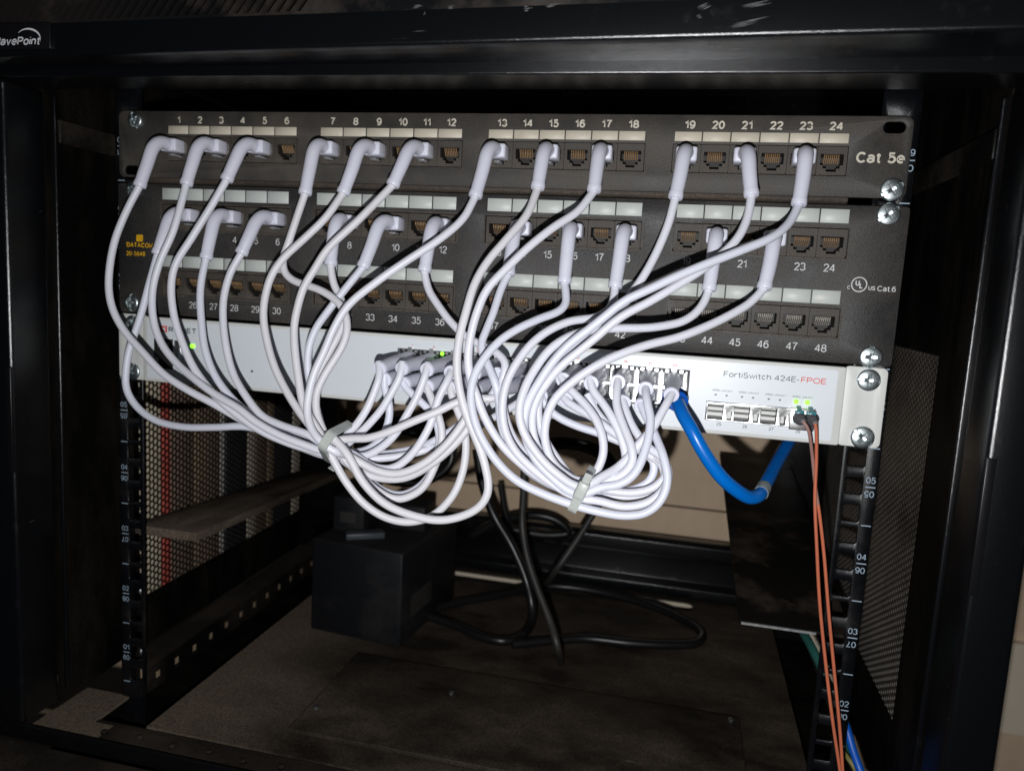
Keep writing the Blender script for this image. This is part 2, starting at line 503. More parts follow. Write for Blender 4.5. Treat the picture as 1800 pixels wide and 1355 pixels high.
def ribbon(pts, w, sx):
    P = np.array(pts, float)
    keep = np.r_[True, np.linalg.norm(np.diff(P, axis=0), axis=1) > 1e-6]
    P = P[keep]
    closed = np.linalg.norm(P[0]-P[-1]) < 1e-4 and len(P) > 3
    if closed:
        P = P[:-1]
    n = len(P)
    L, R_ = [], []
    for i in range(n):
        p0 = P[i-1] if (i > 0 or closed) else P[i]*2-P[i+1]
        p1 = P[(i+1) % n] if (i < n-1 or closed) else P[i]*2-P[i-1]
        d0, d1 = P[i]-p0, p1-P[i]
        d0, d1 = d0/np.linalg.norm(d0), d1/np.linalg.norm(d1)
        n0, n1 = np.array([-d0[1], d0[0]]), np.array([-d1[1], d1[0]])
        m = n0+n1
        m = m/max(1e-6, np.linalg.norm(m))
        k = min(1/max(0.2, m@n0), 1.7)*w/2
        L.append(P[i]+m*k)
        R_.append(P[i]-m*k)
    q = n if closed else n-1
    f = [(2*i, 2*((i+1) % n), 2*((i+1) % n)+1, 2*i+1) for i in range(q)]
    return [c for pr in zip(L, R_) for c in pr], f


def letter(mb, body, x, z, y, cap, align='c', bold=0.0, shear=0.0, width=None, flip=False, rot=0.0):
    """flat lettering of even strokes facing -Y, cap height in mm, centred on (x, z)"""
    w = 0.125+bold*2.2
    gap = 0.08+0.78*w
    V, Fc, pen, lay = [], [], 0.0, []
    tot = sum(GLYPH[c][0]+gap for c in body)-gap+0.78*w
    sx = 1.0 if width is None else width/(tot*cap)
    for ch in body:
        gw, st = GLYPH[ch]
        for k, pts in enumerate(st):
            pp = [((pen+w/2+px_)*sx*cap, (w/2+py_*(1-w))*cap) for px_, py_ in pts]
            v, f = ribbon(pp, w*cap*(0.5+0.5*min(sx, 1.3)), sx)
            o = len(V)
            V += v
            lay += [k]*len(v)
            Fc += [tuple(i+o for i in q) for q in f]
        pen += gw+gap
    if not V:
        return
    V = np.array(V)
    W = tot*cap*sx
    X = V[:, 0]-{'c': W/2, 'l': 0, 'r': W}[align]
    Zv = V[:, 1]-cap/2
    X = X+shear*Zv
    if flip:
        X, Zv = -X, -Zv
    if rot:
        X, Zv = X*math.cos(rot)-Zv*math.sin(rot), X*math.sin(rot)+Zv*math.cos(rot)
    mb.add(np.stack([x+X, y-0.02*np.array(lay), z+Zv], 1), Fc)


# ------------------------------------------------------------------ wall behind and things outside the cabinet
w = MB()
for za, zb in ((-326.5, 400), (-900, -329)):
    w.box(-900, 900, 380, 400, za, zb)
wall = w.build('wall', M['wall'], None)
tag(wall, kind='structure')
sm = MB().box(-900, 900, 384, 399, -329, -326.5).build('seam', M['seam'], wall)

MB().box(-900, 900, 370, 379.5, -520, -425).build('slot_strip', M['bright_strip'], wall)  # pale strip added so that the floor slot looks bright

# ------------------------------------------------------------------ the cabinet
cab = thing('rack_cabinet', 'open black wall rack cabinet with dusty floor and perforated sides holding the panels', 'cabinet', (0, 0, -418))
XI, XO = 275.5, 299.0
YF, YB = -55.0, 335.0
ZT, ZB = 6.7, -408.0

# top beam with two folds and the fascia that stands proud of it
b = MB()
b.prism([(-55, 6.7), (-52, 6.7), (-25, 6.7), (-25, 9), (-52, 9), (-52, 12.6), (-52, 40), (-55, 40)], -XO, XO)
b.build('top_beam', M['frame'], cab, 1.2, bseg=3)
fa_out = [(-330, 9.3), (330, 9.3), (330, 75), (-330, 75)]
holes = []
for k in range(36):
    x0 = -259+k*5.6
    z0 = 26.5
    holes.append([(x0, z0), (x0+2.6, z0), (x0+2.6+19, z0+24), (x0+19, z0+24)])
def lean(mb):
    mb.v = [(x, y, z+0.0115*x) for x, y, z in mb.v]
    return mb


fold = [(-95+2.2-2.2*math.cos(math.radians(a)), 11.5-2.2*math.sin(math.radians(a))) for a in range(0, 91, 15)]
f = MB().prism([(-95, 25.0)]+fold+[(-90, 9.3), (-90, 11.0), (-92.6, 11.2), (-93.2, 12.0), (-93.2, 25.0)], -330, 330)
fas = lean(f).build('fascia', M['frame'], cab, smooth=True)
f = plate([(-330, 25.05), (330, 25.05), (330, 75), (-330, 75)], holes, -95, -93)
lean(f).build('vent_grille', M['grille'], cab)
MB().prism([(-90, 13.2), (-55.2, 12.6), (-55.2, 14.6), (-90, 15.2)], -330, 330, 0.004).build('fascia_underside', M['frame'], cab)
MB().box(-330, 330, -80, -78, 22, 75).build('vent_liner', M['frame_dusty'], cab)
# brand plaque on the fascia
p0, p1 = at(-46, 42, Y=-96), at(89, 86, Y=-96)
pl = MB().box(p0[0], p1[0], -96.4, -95.1, p1[2], p0[2])
plo = pl.build('brand_plate', M['plaque'], cab, 0.3)
t = MB()
a0, a1 = at(75, 78, Y=-96.6), at(68, 62, Y=-96.6)
letter(t, 'NavePoint', a0[0]-1.5, a0[2]+1.75, -96.6, 4.1, 'r', 0.02, 0.25, width=29)
arc = []
for k in range(15):
    s = k/14
    arc.append(((math.cos(math.radians(145-165*s))*7.6), math.sin(math.radians(145-165*s))*5.2, 0.25+1.0*math.sin(math.pi*min(1, s*1.1))*(0.4+0.6*s)))
cx, cz = at(50, 68, Y=-96.6)[0], at(50, 68, Y=-96.6)[2]
vs, fs = [], []
for k, (dx, dz, wd) in enumerate(arc):
    vs += [(cx+dx, -96.6, cz+dz), (cx+dx*(1-wd/8), -96.6, cz+dz*(1-wd/6)-wd*0.2)]
    if k:
        fs.append((2*k-2, 2*k, 2*k+1, 2*k-1))
t.add(vs, fs)
t.build('lettering', M['plaque_print'], plo, recalc=False)

# scratches worn into the fascia
scr_ = MB()
for xa, ya_, xb, yb_, wd in ((1300, 14, 1361, 2, 0.35), (1272, 50, 1354, 32, 0.4), (1225, 18, 1252, 6, 0.5), (1222, 31, 1236, 28, 0.3), (955, 12, 990, 8, 0.25), (915, 17, 938, 14, 0.5), (722, 13, 745, 11, 0.3), (785, 14, 802, 13, 0.3), (744, 22, 748, 26, 0.3)):
    A_, B_ = at(xa, ya_, Y=-95.06), at(xb, yb_, Y=-95.06)
    t_ = (B_-A_)/np.linalg.norm(B_-A_)
    n_ = np.array([-t_[2], 0, t_[0]])
    for k in range(3):
        o1, o2 = rng.uniform(0, 0.35), rng.uniform(0.6, 1.0)
        sh_ = n_*wd*(k-1)*1.7
        a1, b1 = A_+(B_-A_)*o1+sh_, A_+(B_-A_)*o2+sh_
        m1 = (a1+b1)/2
        w_ = n_*wd*rng.uniform(0.2, 0.45)
        scr_.add([a1, m1-w_, b1, m1+w_], [(0, 1, 2, 3)])
scr_.build('scratches', M['worn_lit'], fas, recalc=False)

# front posts
for s in (-1, 1):
    prof = [(s*XI, YF), (s*XO, YF), (s*XO, -12), (s*(XO-2), -12), (s*(XO-2), -50), (s*(XI+2), -50), (s*(XI+2), -20), (s*(XI-0.0), -18)]
    prof = [(s*XI, YF), (s*(XO), YF), (s*(XO), -30), (s*(XI+4), -30), (s*(XI+4), -24), (s*(XI), -24)]
    b = MB().vprism(prof, ZB+0.5, 6.0)
    o = b.build('front_post', M['frame'], cab, 3.0, bseg=4)
    # hinge recess in the post: a sunk slot edged by a lip
    zc = -200
    sl = MB().box(s*(XI+0.4), s*(XI+4.6), YF-0.5, YF+1.5, zc-35, zc+33)
    sl.build('hinge_slot', M['plaque'], o, 0.3)
    # inner lip behind the post
    MB().box(s*(XI-1.0), s*(XI+2.5), -17.5, -15, ZB+6, 5.5).build('inner_lip', M['frame'], cab, 1.1, bseg=3)

# sides: solid borders round a perforated field
def perf(mb, x0, x1, ya, yb, za, zb, pitch, rad):
    dy, dz = pitch*0.866, pitch
    ny, nz = int((yb-ya)/dy), int((zb-za)/dz)
    hexa = [math.radians(60*k) for k in range(6)]
    R = pitch/math.sqrt(3)
    oc = [(R*math.cos(a), R*math.sin(a)) for a in hexa]
    ic = [(rad*math.cos(a), rad*math.sin(a)) for a in hexa]
    for i in range(ny):
        for j in range(nz):
            cy = ya+(i+0.5)*dy
            cz = za+(j+0.5+(0.5 if i % 2 else 0))*dz
            vs = [(x0, cy+p, cz+q) for p, q in oc]+[(x0, cy+p, cz+q) for p, q in ic]+[(x1, cy+p, cz+q) for p, q in ic]
            fs = [(k, (k+1) % 6, 6+(k+1) % 6, 6+k) for k in range(6)]+[(6+k, 6+(k+1) % 6, 12+(k+1) % 6, 12+k) for k in range(6)]
            mb.add(vs, fs)


XS = 277.0
for s, (ya, yb, za, zb), rad, pit in ((1, (36, 326, -352, -126), 1.75, 4.6), (-1, (61, 322, -366, -190), 2.45, 5.4)):
    b = MB()
    for (y0, y1, z0, z1) in ((-22, ya, ZB, 40), (yb, YB, ZB, 40), (ya, yb, zb, 40), (ya, yb, ZB, za)):
        b.box(s*XS, s*(XS+1.2), y0, y1, z0, z1)
    so = b.build('side_panel', M['side'], cab)
    pm = MB()
    perf(pm, s*XS, s*(XS+0.8), ya-1.5, yb+1.5, za-1.5, zb+1.5, pit, rad)
    pm.build('perforated_field', M['mesh_side' if s > 0 else 'mesh_black'], so, recalc=False)

# inner bars along the sides
k0, k1 = at(345, 937, Z=-301), at(592, 832, Y=326)
b = MB()
cs = [(-276.5, k0[1], -301), (k0[0], k0[1], -301), (k1[0], 326, k1[2]), (-276.5, 326, k1[2])]
b.add(cs+[(x, y, z-7.0) for x, y, z in cs], [(0, 1, 2, 3), (7, 6, 5, 4), (0, 4, 5, 1), (1, 5, 6, 2), (2, 6, 7, 3), (3, 7, 4, 0)])
b.build('side_ledge', M['dustbar'], cab, 0.5)
bar = MB()
hl = []
for k in range(13):
    yc = 22+k*22
    hl.append((yc-3.2, yc+3.2))
# slotted rail: plate lying in the YZ plane, made from a plate in XZ turned about Z
pr_ = plate([(10, -411.5), (330, -411.5), (330, -392), (10, -392)], [[(a_, -407), (b_, -407), (b_, -399.5), (a_, -399.5)] for a_, b_ in hl], 0, 1.5)
pr_.v = [(-232+y, x, z) for x, y, z in pr_.v]
pr_.box(-252, -232.01, 10, 330, -393.5, -391.8)
pr_.build('slotted_rail', M['frame_dusty'], cab)
MB().box(-243, -236, 18, 322, -409, -396).build('hole_backing', M['book_tan'], cab)  # backing added so that the holes of the slotted rail look bright
for sd_ in (-1, 1):
    MB().box(*sorted((sd_*274, sd_*276.6)), -14, 330, -24, -9).build('side_bar', M['frame_dusty'], cab, 0.8)

# floor pan with a long cable slot at the back
fo = [(-204, -25), (238, -25), (238, 333), (-204, 333)]
fh = [rrect(-101, 164, 303, 326, 8)]
fl_ = plate(fo, fh, 0, 2)
fl_.v = [(x, z, -412-y) for x, y, z in fl_.v]
fl_.build('floor_pan', M['floor'], cab)
for xa, xb, xw in ((-XS, -204.1, -204.1), (238.1, XS, 236.5)):
    gm = MB().box(xa, xb, -52, 333, -441, -439)
    gm.box(xw, xw+1.6, -25, 333, -438.9, -414.1)
    gm.box(xa, xb, 333.1, 352, -441, -409.1)
    gm.build('side_gutter', M['side'], cab)
MB().box(-225, XS, -52, -31, -414, -412).build('front_flange', M['frame_dusty'], cab)
fg = MB()
fg.box(-XS, -225.1, -52, -31, -414, -412)
fg.box(-XS, -241, -30.9, 4, -414, -412)
fg.build('corner_flange', M['floor'], cab)
MB().box(241, XS, -30.9, 4, -414, -412).build('corner_flange', M['floor'], cab)
# raised cover plate on the pan
e = [at(520, 1283, Z=-409), at(1215, 1400, Z=-409)]
cp = MB()
cp.box(-110, 196, e[0][1], 112, -411.8, -408.5)
cpo = cp.build('cover_plate', M['floor'], cab, 0.5)
for px, py in ((793, 1218), (555, 1243), (1480, 1330), (1285, 1265)):
    q = at(px, py, Z=-408.5)
    MB().lathe([(2.2, 0), (2.2, 0.8), (1.2, 1.6)], q, (0, 0, 1), 12).build('rivet', M['zinc'], cpo, smooth=True)
# front sill: upright lip with two folds and a dusty outer face
MB().prism([(-55, -407), (-52.5, -407), (-52.5, -411.8), (-46, -411.8), (-46, -418), (-55, -418)], -XO, XO).build('bottom_sill', M['frame'], cab, 0.7)
MB().prism([(-95, -424), (-55.2, -419), (-55.2, -428), (-95, -432)], -330, 330).build('outer_sill', M['frame_dusty'], cab, 1.0)
MB().box(-XS, XS, -30.5, -25.5, -440, -413).build('base_rail', M['frame_dusty'], cab, 0.5)
for k in range(7):
    MB().lathe([(2.4, 0), (2.4, 1.2), (1.2, 2)], (-225+k*26, -40+2*(k % 2), -412), (0, 0, 1), 10).build('bolt', M['frame_dusty'], cab, smooth=True)

# rear frame
MB().prism([(335, -356), (340, -352), (352, -352), (352, -409), (328, -409), (328, -399), (338, -395), (338, -372), (335, -368)], -XO, XO).build('rear_beam', M['frame'], cab, 0.8)
for s in (-1, 1):
    MB().box(s*236, s*XO, 328, 352, -350, 60).build('rear_post', M['frame'], cab, 1.0)
MB().box(-XO, XO, -20, 352, 42, 44).build('roof', M['frame'], cab)
MB().box(-XO, XO, 328, 352, -180, 40).build('rear_panel', M['frame'], cab)
# dark ledge running back along the right side, the light on its front edge painted as a pale strip
zl_ = -290
l0, l1 = at(1300, 1090, Z=zl_), at(1265, 797, Y=326)
bp = MB()
cs = [(l0[0], l0[1], zl_), (241.8, l0[1], zl_), (241.8, 326, l1[2]), (l1[0], 326, l1[2])]
bp.add(cs+[(x, y, z-2.2) for x, y, z in cs], [(0, 1, 2, 3), (7, 6, 5, 4), (0, 4, 5, 1), (1, 5, 6, 2), (2, 6, 7, 3), (3, 7, 4, 0)])
bp.box(237, 241.8, 300, 334, l1[2]-30, l1[2]-2.5)
lo_ = bp.build('side_ledge', M['plate'], cab, 0.5)
MB().box(l0[0]+1, 222, l0[1]-0.8, l0[1]-0.05, zl_-1.9, zl_-0.5).build('lit_edge', M['worn_lit'], lo_)

# mounting rails with square holes and unit numbers
UNIT = 44.45
for s in (-1, 1):
    hs = []
    for u in range(9):
        for dz in (6.35, 22.25, 38.1):
            zc = -u*UNIT-dz
            hs.append(rrect(*((227.3, 236.8) if s > 0 else (-239.5, -230.0)), zc-4.75, zc+4.75, 1.2, 3))
    x0, x1 = (224.5, 244.2) if s > 0 else (-247.0, -227.0)
    r = plate([(x0, -438), (x1, -438), (x1, 14), (x0, 14)], hs, 3, 5)
    r.box(*((242.2, 244.2) if s > 0 else (-247.0, -245.0)), 5.001, 16, -438, 14)
    ro = r.build('mounting_rail', M['rail'], cab, 0.35, bseg=1)
    t = MB()
    for u in range(9):
        zc = -u*UNIT-UNIT/2
        xa = 240.0 if s > 0 else -243.0
        letter(t, '%02d' % (9-u), xa+0.6, zc+4.0, 2.8, 3.6, 'c', 0.0, width=5.0)
        letter(t, '%02d' % (u+1), xa+0.6, zc-4.0, 2.8, 3.6, 'c', 0.0, width=5.0, flip=True)
        t.add([(xa-1.8, 2.8, zc-0.3), (xa+3.4, 2.8, zc-0.3), (xa+3.4, 2.8, zc+0.3), (xa-1.8, 2.8, zc+0.3)], [(0, 1, 2, 3)])
        ze = -(u+1)*UNIT
        t.add([(xa-1.8, 2.8, ze-0.3), (xa+3.4, 2.8, ze-0.3), (xa+3.4, 2.8, ze+0.3), (xa-1.8, 2.8, ze+0.3)], [(0, 1, 2, 3)])
    t.build('unit_numbers', M['rail_print'], ro, recalc=False)
    for zz in (-383, -336):
        MB().lathe([(3.2, 0), (3.2, 1.5), (1.8, 2.6)], (s*240, 16.5, zz), (-s, -0.2, 0), 14).build('bolt', M['zinc'], cab, smooth=True)


# ------------------------------------------------------------------ shared small parts
def screw(parent, x, z, y, ang, r=6.1):
    """pan head with a combined slot and cross recess, modelled as a height field"""
    nr, na = 14, 56
    vs, fs = [], []

    def h(u, v):
        rr = math.hypot(u, v)/r
        dome = 2.3-1.0*rr**3 if rr < 0.97 else 0.7
        cut = 0
        if abs(v) < 0.75 and rr < 0.93:
            cut = 1.1
        if abs(u) < 0.85 and rr < 0.55:
            cut = max(cut, 1.7*(1-rr))
        if abs(v) < 0.85 and rr < 0.55:
            cut = max(cut, 1.7*(1-rr))
        return dome-cut
    vs.append((0, 0))
    for i in range(1, nr+1):
        for k in range(na):
            a = 2*math.pi*k/na
            vs.append((r*i/nr*math.cos(a), r*i/nr*math.sin(a)))
    ca, sa = math.cos(ang), math.sin(ang)
    P = [(x+u*ca-v*sa, y-h(u, v), z+u*sa+v*ca) for u, v in vs]
    n0 = len(P)
    P += [(x+r*math.cos(2*math.pi*k/na+ang), y, z+r*math.sin(2*math.pi*k/na+ang)) for k in range(na)]
    fs = [(0, 1+k, 1+(k+1) % na) for k in range(na)]
    for i in range(nr-1):
        for k in range(na):
            a, b_ = 1+i*na+k, 1+i*na+(k+1) % na
            fs.append((a, a+na, b_+na, b_))
    o = 1+(nr-1)*na
    fs += [(o+k, n0+k, n0+(k+1) % na, o+(k+1) % na) for k in range(na)]
    return MB().add(P, fs).build('screw', M['zinc'], parent, smooth=True)


# RJ45 jack: front frame with a stepped opening, a dark cavity and eight contacts
def jack_meshes(w, h, style):
    op = [(-5.9, 3.6), (5.9, 3.6), (5.9, -2.2), (4.3, -2.2), (4.3, -3.9), (2.6, -3.9), (2.6, -5.6), (-2.6, -5.6), (-2.6, -3.9), (-4.3, -3.9), (-4.3, -2.2), (-5.9, -2.2)]
    k = min(1.0, (h-1.5)/11.5)
    op = [(x, z*k) for x, z in op]
    fr = plate(rrect(-w/2+0.12, w/2-0.12, -h/2+0.1, h/2-0.1, 0.3, 1), [op], 0, 2.2)
    # raised rim of the opening
    cav = MB()
    n = len(op)
    cav.add([(x, 2.0, z) for x, z in op]+[(x, 12.0, z) for x, z in op], [(i, (i+1) % n, n+(i+1) % n, n+i) for i in range(n)]+[tuple(range(n, 2*n))])
    con = MB()
    for i in range(8):
        x = -3.57+i*1.02
        if style == 5:
            con.tube([(x, 1.4, 3.5*k), (x, 2.0, 2.6*k), (x, 4.0, -0.9*k)], 0.27, 5)
        else:
            con.tube([(x, 1.6, 3.1*k), (x, 2.4, 1.2*k)], 0.3, 5)
            con.tube([(x, 2.6, 0.9*k), (x, 6.0, -1.6*k)], 0.24, 5)
    return fr, cav, con


PROTO = {}


def jack(parent, style, w, h, x, z, y, cmat):
    key = (style, w, h, cmat)
    pxyz = ((x-parent['_o'][0])*MM, (y-parent['_o'][1])*MM, (z-parent['_o'][2])*MM)
    if key not in PROTO:
        fr, cav, con = jack_meshes(w, h, style)
        j = fr.build('jack', M['jack'], None)
        j.location = (0, 0, 0)
        c1 = cav.build('cavity', M['jack_in'], j)
        c2 = con.build('contacts', M[cmat], j, smooth=True)
        for c_ in (c1, c2):
            c_.location = (0, 0, 0)
        PROTO[key] = (j, c1, c2)
        js = (j, c1, c2)
    else:
        js = tuple(o.copy() for o in PROTO[key])
        for o in js:
            C.objects.link(o)
        js[1].parent = js[0]
        js[2].parent = js[0]
    js[0].parent = parent
    js[0].location = pxyz
    return js[0]


# ------------------------------------------------------------------ upper patch panel (24 ports)
P5X0, P5G, P5W = -203.4, 107.07, 91.36/6
P6X0, P6G, P6W = -208.0, 110.1, 91.36/6
JZ5, JZ6A, JZ6B = -23.9, -67.2, -110.0


def px5(p):
    g, k = divmod(p-1, 6)
    return P5X0+g*P5G+(k+0.5)*P5W


def px6(p):
    g, k = divmod((p-1) % 24, 6)
    return P6X0+g*P6G+(k+0.5)*P6W


pan5 = thing('patch_bay', 'dusty one-row patch panel with cream labels and Cat 5e printed at its right end', 'patch panel', (0, 0, -44))
holes = [rrect(P5X0+g*P5G-0.2, P5X0+g*P5G+91.56, -31.6, -16.2) for g in range(4)]
holes += [rrect(225.2, 236.4, -9.2, -3.3, 2.9, 5), rrect(-236.5, -225.5, -41.0, -35.1, 2.9, 5)]
fp5 = plate(rrect(-240.5, 240.0, -42.6, -0.5, 4.0, 5), holes, -1.2, 0.8)
fp5o = fp5.build('face_plate', M['panel5'], pan5, 0.3, bseg=1)
# rolled lower edge
MB().prism([(-1.1, -42.7), (-0.6, -44.8), (1.0, -45.9), (14, -45.9), (14, -44.6), (1.8, -44.4), (0.9, -42.7)], -228, 212).build('rolled_edge', M['rust'], pan5, 0.4)
MB().prism([(0.9, -0.6), (0.9, -2.0), (14, -2.0), (14, -0.6)], -226, 214).build('top_flange', M['rust'], pan5, 0.3)
MB().box(-207, 212, 13, 26, -40, -6).build('circuit_board', M['hole'], pan5)
num, lab = MB(), MB()
for p in range(1, 25):
    x = px5(p)
    letter(num, str(p), x+0.4, -5.9, -1.36, 4.5, 'c', 0.035)
    lb = MB().box(x-P5W/2+0.35, x+P5W/2-0.35, -1.6, -1.21, -14.8, -9.7)
    lb.build('label_strip', M['label5'], pan5, 0.12, bseg=1)
    jack(pan5, 5, round(P5W, 3), 15.0, x, -23.9, -1.0, 'gold')
num.build('port_numbers', M['print5'], pan5, recalc=False)
num = MB()
letter(num, 'Cat 5e', 225.4, -21.8, -1.36, 5.7, 'c', 0.03, width=23.8)
num.build('category_lettering', M['print5'], pan5, recalc=False)
screw(pan5, 232.9, -38.1, -1.2, math.radians(32))
screw(pan5, -227.5, -6.4, -1.2, math.radians(115), 5.4)

# ------------------------------------------------------------------ lower patch panel (48 ports)
pan6 = thing('patch_bay', 'tall two-row patch panel with white labels and Cat.6 printed beside a round mark', 'patch panel', (0, 0, -132))
holes = []
for g in range(4):
    for zc in (JZ6A, JZ6B):
        holes.append(rrect(P6X0+g*P6G-0.6, P6X0+g*P6G+91.96, zc-8.0, zc+8.2))
fp6 = plate(rrect(-241.5, 243.2, -131.6, -46.6, 2.0, 3), holes, -1.2, 0.8)
fp6.build('face_plate', M['panel6'], pan6, 0.3, bseg=1)
MB().prism([(0.9, -131.5), (0.9, -130), (18, -130), (18, -131.5)], -226, 214).build('bottom_flange', M['rust'], pan6, 0.3)
MB().box(-212, 218, 13, 30, -126, -52).build('circuit_board', M['hole'], pan6)
num = MB()
for row, (zj, zl, zn) in enumerate(((JZ6A, -52.7, -80.3), (JZ6B, -96.1, -124.0))):
    for g in range(4):
        # shallow frame round each row of jacks
        xa, xb = P6X0+g*P6G-0.6, P6X0+g*P6G+91.96
        plate(rrect(xa-1.0, xb+1.0, zj-9.0, zj+9.2), [rrect(xa+0.05, xb-0.05, zj-7.9, zj+8.1)], -1.7, -1.21).build('jack_frame', M['jack'], pan6)
    for p in range(1, 25):
        x = px6(p)
        letter(num, str(p+24*row), x, zn, -1.36, 4.3, 'c', 0.0)
        lb = MB().box(x-P6W/2+0.35, x+P6W/2-0.35, -1.65, -1.21, zl-3.7, zl+3.7)
        lb.build('label_strip', M['label6'], pan6, 0.12, bseg=1)
        jack(pan6, 6, round(P6W, 3), 15.6, x, zj, -1.0, 'gold' if (row == 0 or p < 19) else 'tin')
num.build('port_numbers', M['print6'], pan6, recalc=False)
num = MB()
# certification mark
letter(num, 'Cat.6', 236.0, -90.0, -1.36, 2.9, 'c', 0.01, width=9.2)
num.build('category_lettering', M['print6'], pan6, recalc=False)
num = MB()
letter(num, 'C', 217.0, -90.2, -1.36, 1.9, 'c', 0.03)
letter(num, 'US', 228.6, -90.0, -1.36, 2.3, 'c', 0.03, width=3.4)
letter(num, 'U', 221.2, -87.6, -1.36, 3.0, 'c', 0.045, width=2.0)
letter(num, 'L', 223.2, -89.0, -1.36, 3.0, 'c', 0.045, width=1.7)
seg = 40
ring = [(222.1+math.cos(2*math.pi*k/seg)*r_, -1.36, -88.4+math.sin(2*math.pi*k/seg)*r_) for r_ in (4.1, 3.5) for k in range(seg)]
num.add(ring, [(k, (k+1) % seg, seg+(k+1) % seg, seg+k) for k in range(seg)])
num.build('certification_mark', M['print6'], pan6, recalc=False)
yl = MB()
letter(yl, 'DATACOM', -225.2, -86.6, -1.36, 3.2, 'c', 0.045, width=20)
letter(yl, '20-5648', -228.3, -92.3, -1.36, 3.0, 'c', 0.02, width=14.5)
yl.add([(x, -1.36, z) for x, z in rrect(-227.7, -222.6, -84.3, -79.8, 0.6, 2)], [tuple(range(12))])
yl.build('yellow_lettering', M['yellow'], pan6, recalc=False)
screw(pan6, 232.6, -50.8, -1.2, math.radians(38))
screw(pan6, 232.2, -127.0, -1.2, math.radians(90))
screw(pan6, -229.5, -50.8, -1.2, math.radians(60), 5.4)
screw(pan6, -231.5, -125.0, -1.2, math.radians(90), 5.6)

# ------------------------------------------------------------------ network switch
SY = -4.0
sw = thing('network_switch', 'pale grey network switch with steel port blocks and a red and grey name', 'network switch', (0, 0, -178))
PT = {p: (-31.3+(p-1)/2*13.85 if p < 12 else 58.5+(p-13)/2*14.0) for p in range(1, 24, 2)}
PT.update({p+1: PT[p] for p in list(PT)})
ZTOP, ZBOT = -147.6, -157.4
cages = [(-39.6, 44.2), (50.6, 137.4)]
chole = [rrect(a, b_, -163.6, -141.4) for a, b_ in cages]
chole += [rrect(147.6, 206.8, -169.0, -158.0), rrect(-212.6, -198.0, -167.6, -147.4)]
body = plate(rrect(-221.0, 220.4, -176.9, -133.3, 1.5, 3), chole, SY, 2)
body.build('face_plate', M['switch'], sw, 0.7)
MB().box(-220.5, 220, 2.01, 250, -176.7, -134.2).build('chassis', M['switch'], sw)
chole2 = [[(x, z) for x, z in c_] for c_ in chole]
plate(rrect(-217.8, 216.0, -174.6, -135.4, 1.2, 3), chole2, SY-0.25, SY-0.02).build('face_sticker', M['sticker'], sw)
for s in (-1, 1):
    hx = 232.6*s
    x0, x1 = sorted((s*219.5, s*242.0))
    ear = plate(rrect(x0, x1, -177.0, -132.6, 3.0, 5), [rrect(hx-5, hx+5, z_-3, z_+3, 2.9, 4) for z_ in (-139.8, -171.4)], -1.5, 0.6)
    ear.build('mounting_ear', M['switch'], sw, 0.4)
screw(sw, 232.4, -139.6, -1.5, 0.0)
screw(sw, 232.6, -171.4, -1.5, math.radians(-40), 6.3)
screw(sw, -230.5, -139.2, -1.5, math.radians(70), 5.8)
screw(sw, -231.0, -171.6, -1.5, math.radians(70), 5.8)

# the two port blocks
for (xa, xb), pr2 in zip(cages, ((1, 11), (13, 23))):
    hs = []
    for p in range(pr2[0], pr2[1]+1, 2):
        for zc, sg in ((ZTOP, 1), (ZBOT, -1)):
            hs.append([(PT[p]-5.6, zc-3.9), (PT[p]+5.6, zc-3.9), (PT[p]+5.6, zc+3.7), (PT[p]-5.6, zc+3.7)])
    cg = plate(rrect(xa+0.1, xb-0.1, -163.5, -141.5), hs, SY-0.9, SY+0.6)
    co = cg.build('port_block', M['cage'], sw, 0.2, bseg=1)
    cv = MB()
    for q in hs:
        xs, zs = [v[0] for v in q], [v[1] for v in q]
        cv.add([(x, SY+0.5, z) for x, z in q]+[(x, SY+11, z) for x, z in q], [(0, 1, 5, 4), (1, 2, 6, 5), (2, 3, 7, 6), (3, 0, 4, 7), (4, 5, 6, 7)])
    cv.build('cavities', M['hole'], co)
    tabs = MB()
    for p in range(pr2[0], pr2[1]+1, 2):
        x = PT[p]
        tabs.box(x-1.3, x+1.3, SY-1.4, SY-0.3, -142.6, -140.4)
        for dx in (-4.8, 3.2):
            tabs.box(x+dx, x+dx+1.7, SY-1.5, SY-0.95, -143.4, -142.0)
            tabs.box(x+dx, x+dx+1.7, SY-1.5, SY-0.95, -163.2, -162.0)
    tabs.build('spring_tabs', M['cage'], co)
    dk = MB()
    for p in range(pr2[0], pr2[1]+1, 2):
        x = PT[p]
        dk.box(x-6.6, x-1.6, SY-1.2, SY-0.92, -143.6, -141.8)
        dk.box(x+1.6, x+6.6, SY-1.2, SY-0.92, -143.6, -141.8)
    dk.build('light_pipes', M['hole'], co)
ld = MB()
for p, dx, r_ in ((5, -4.6, 1.25),):
    ld.lathe([(r_, 0), (r_*0.9, 0.5), (r_*0.4, 0.8)], (PT[p]+dx-2.2, SY-1.25, -142.9), (0, -1, 0), 12)
ld.build('port_light', M['led'], sw, smooth=True)
ld = MB()
ld.add([(x, SY-0.5, z) for x, z in rrect(-184.9, -181.4, -151.9, -149.4, 1.0, 3)], [tuple(range(16))])
ld.build('power_light', M['led'], sw, recalc=False)
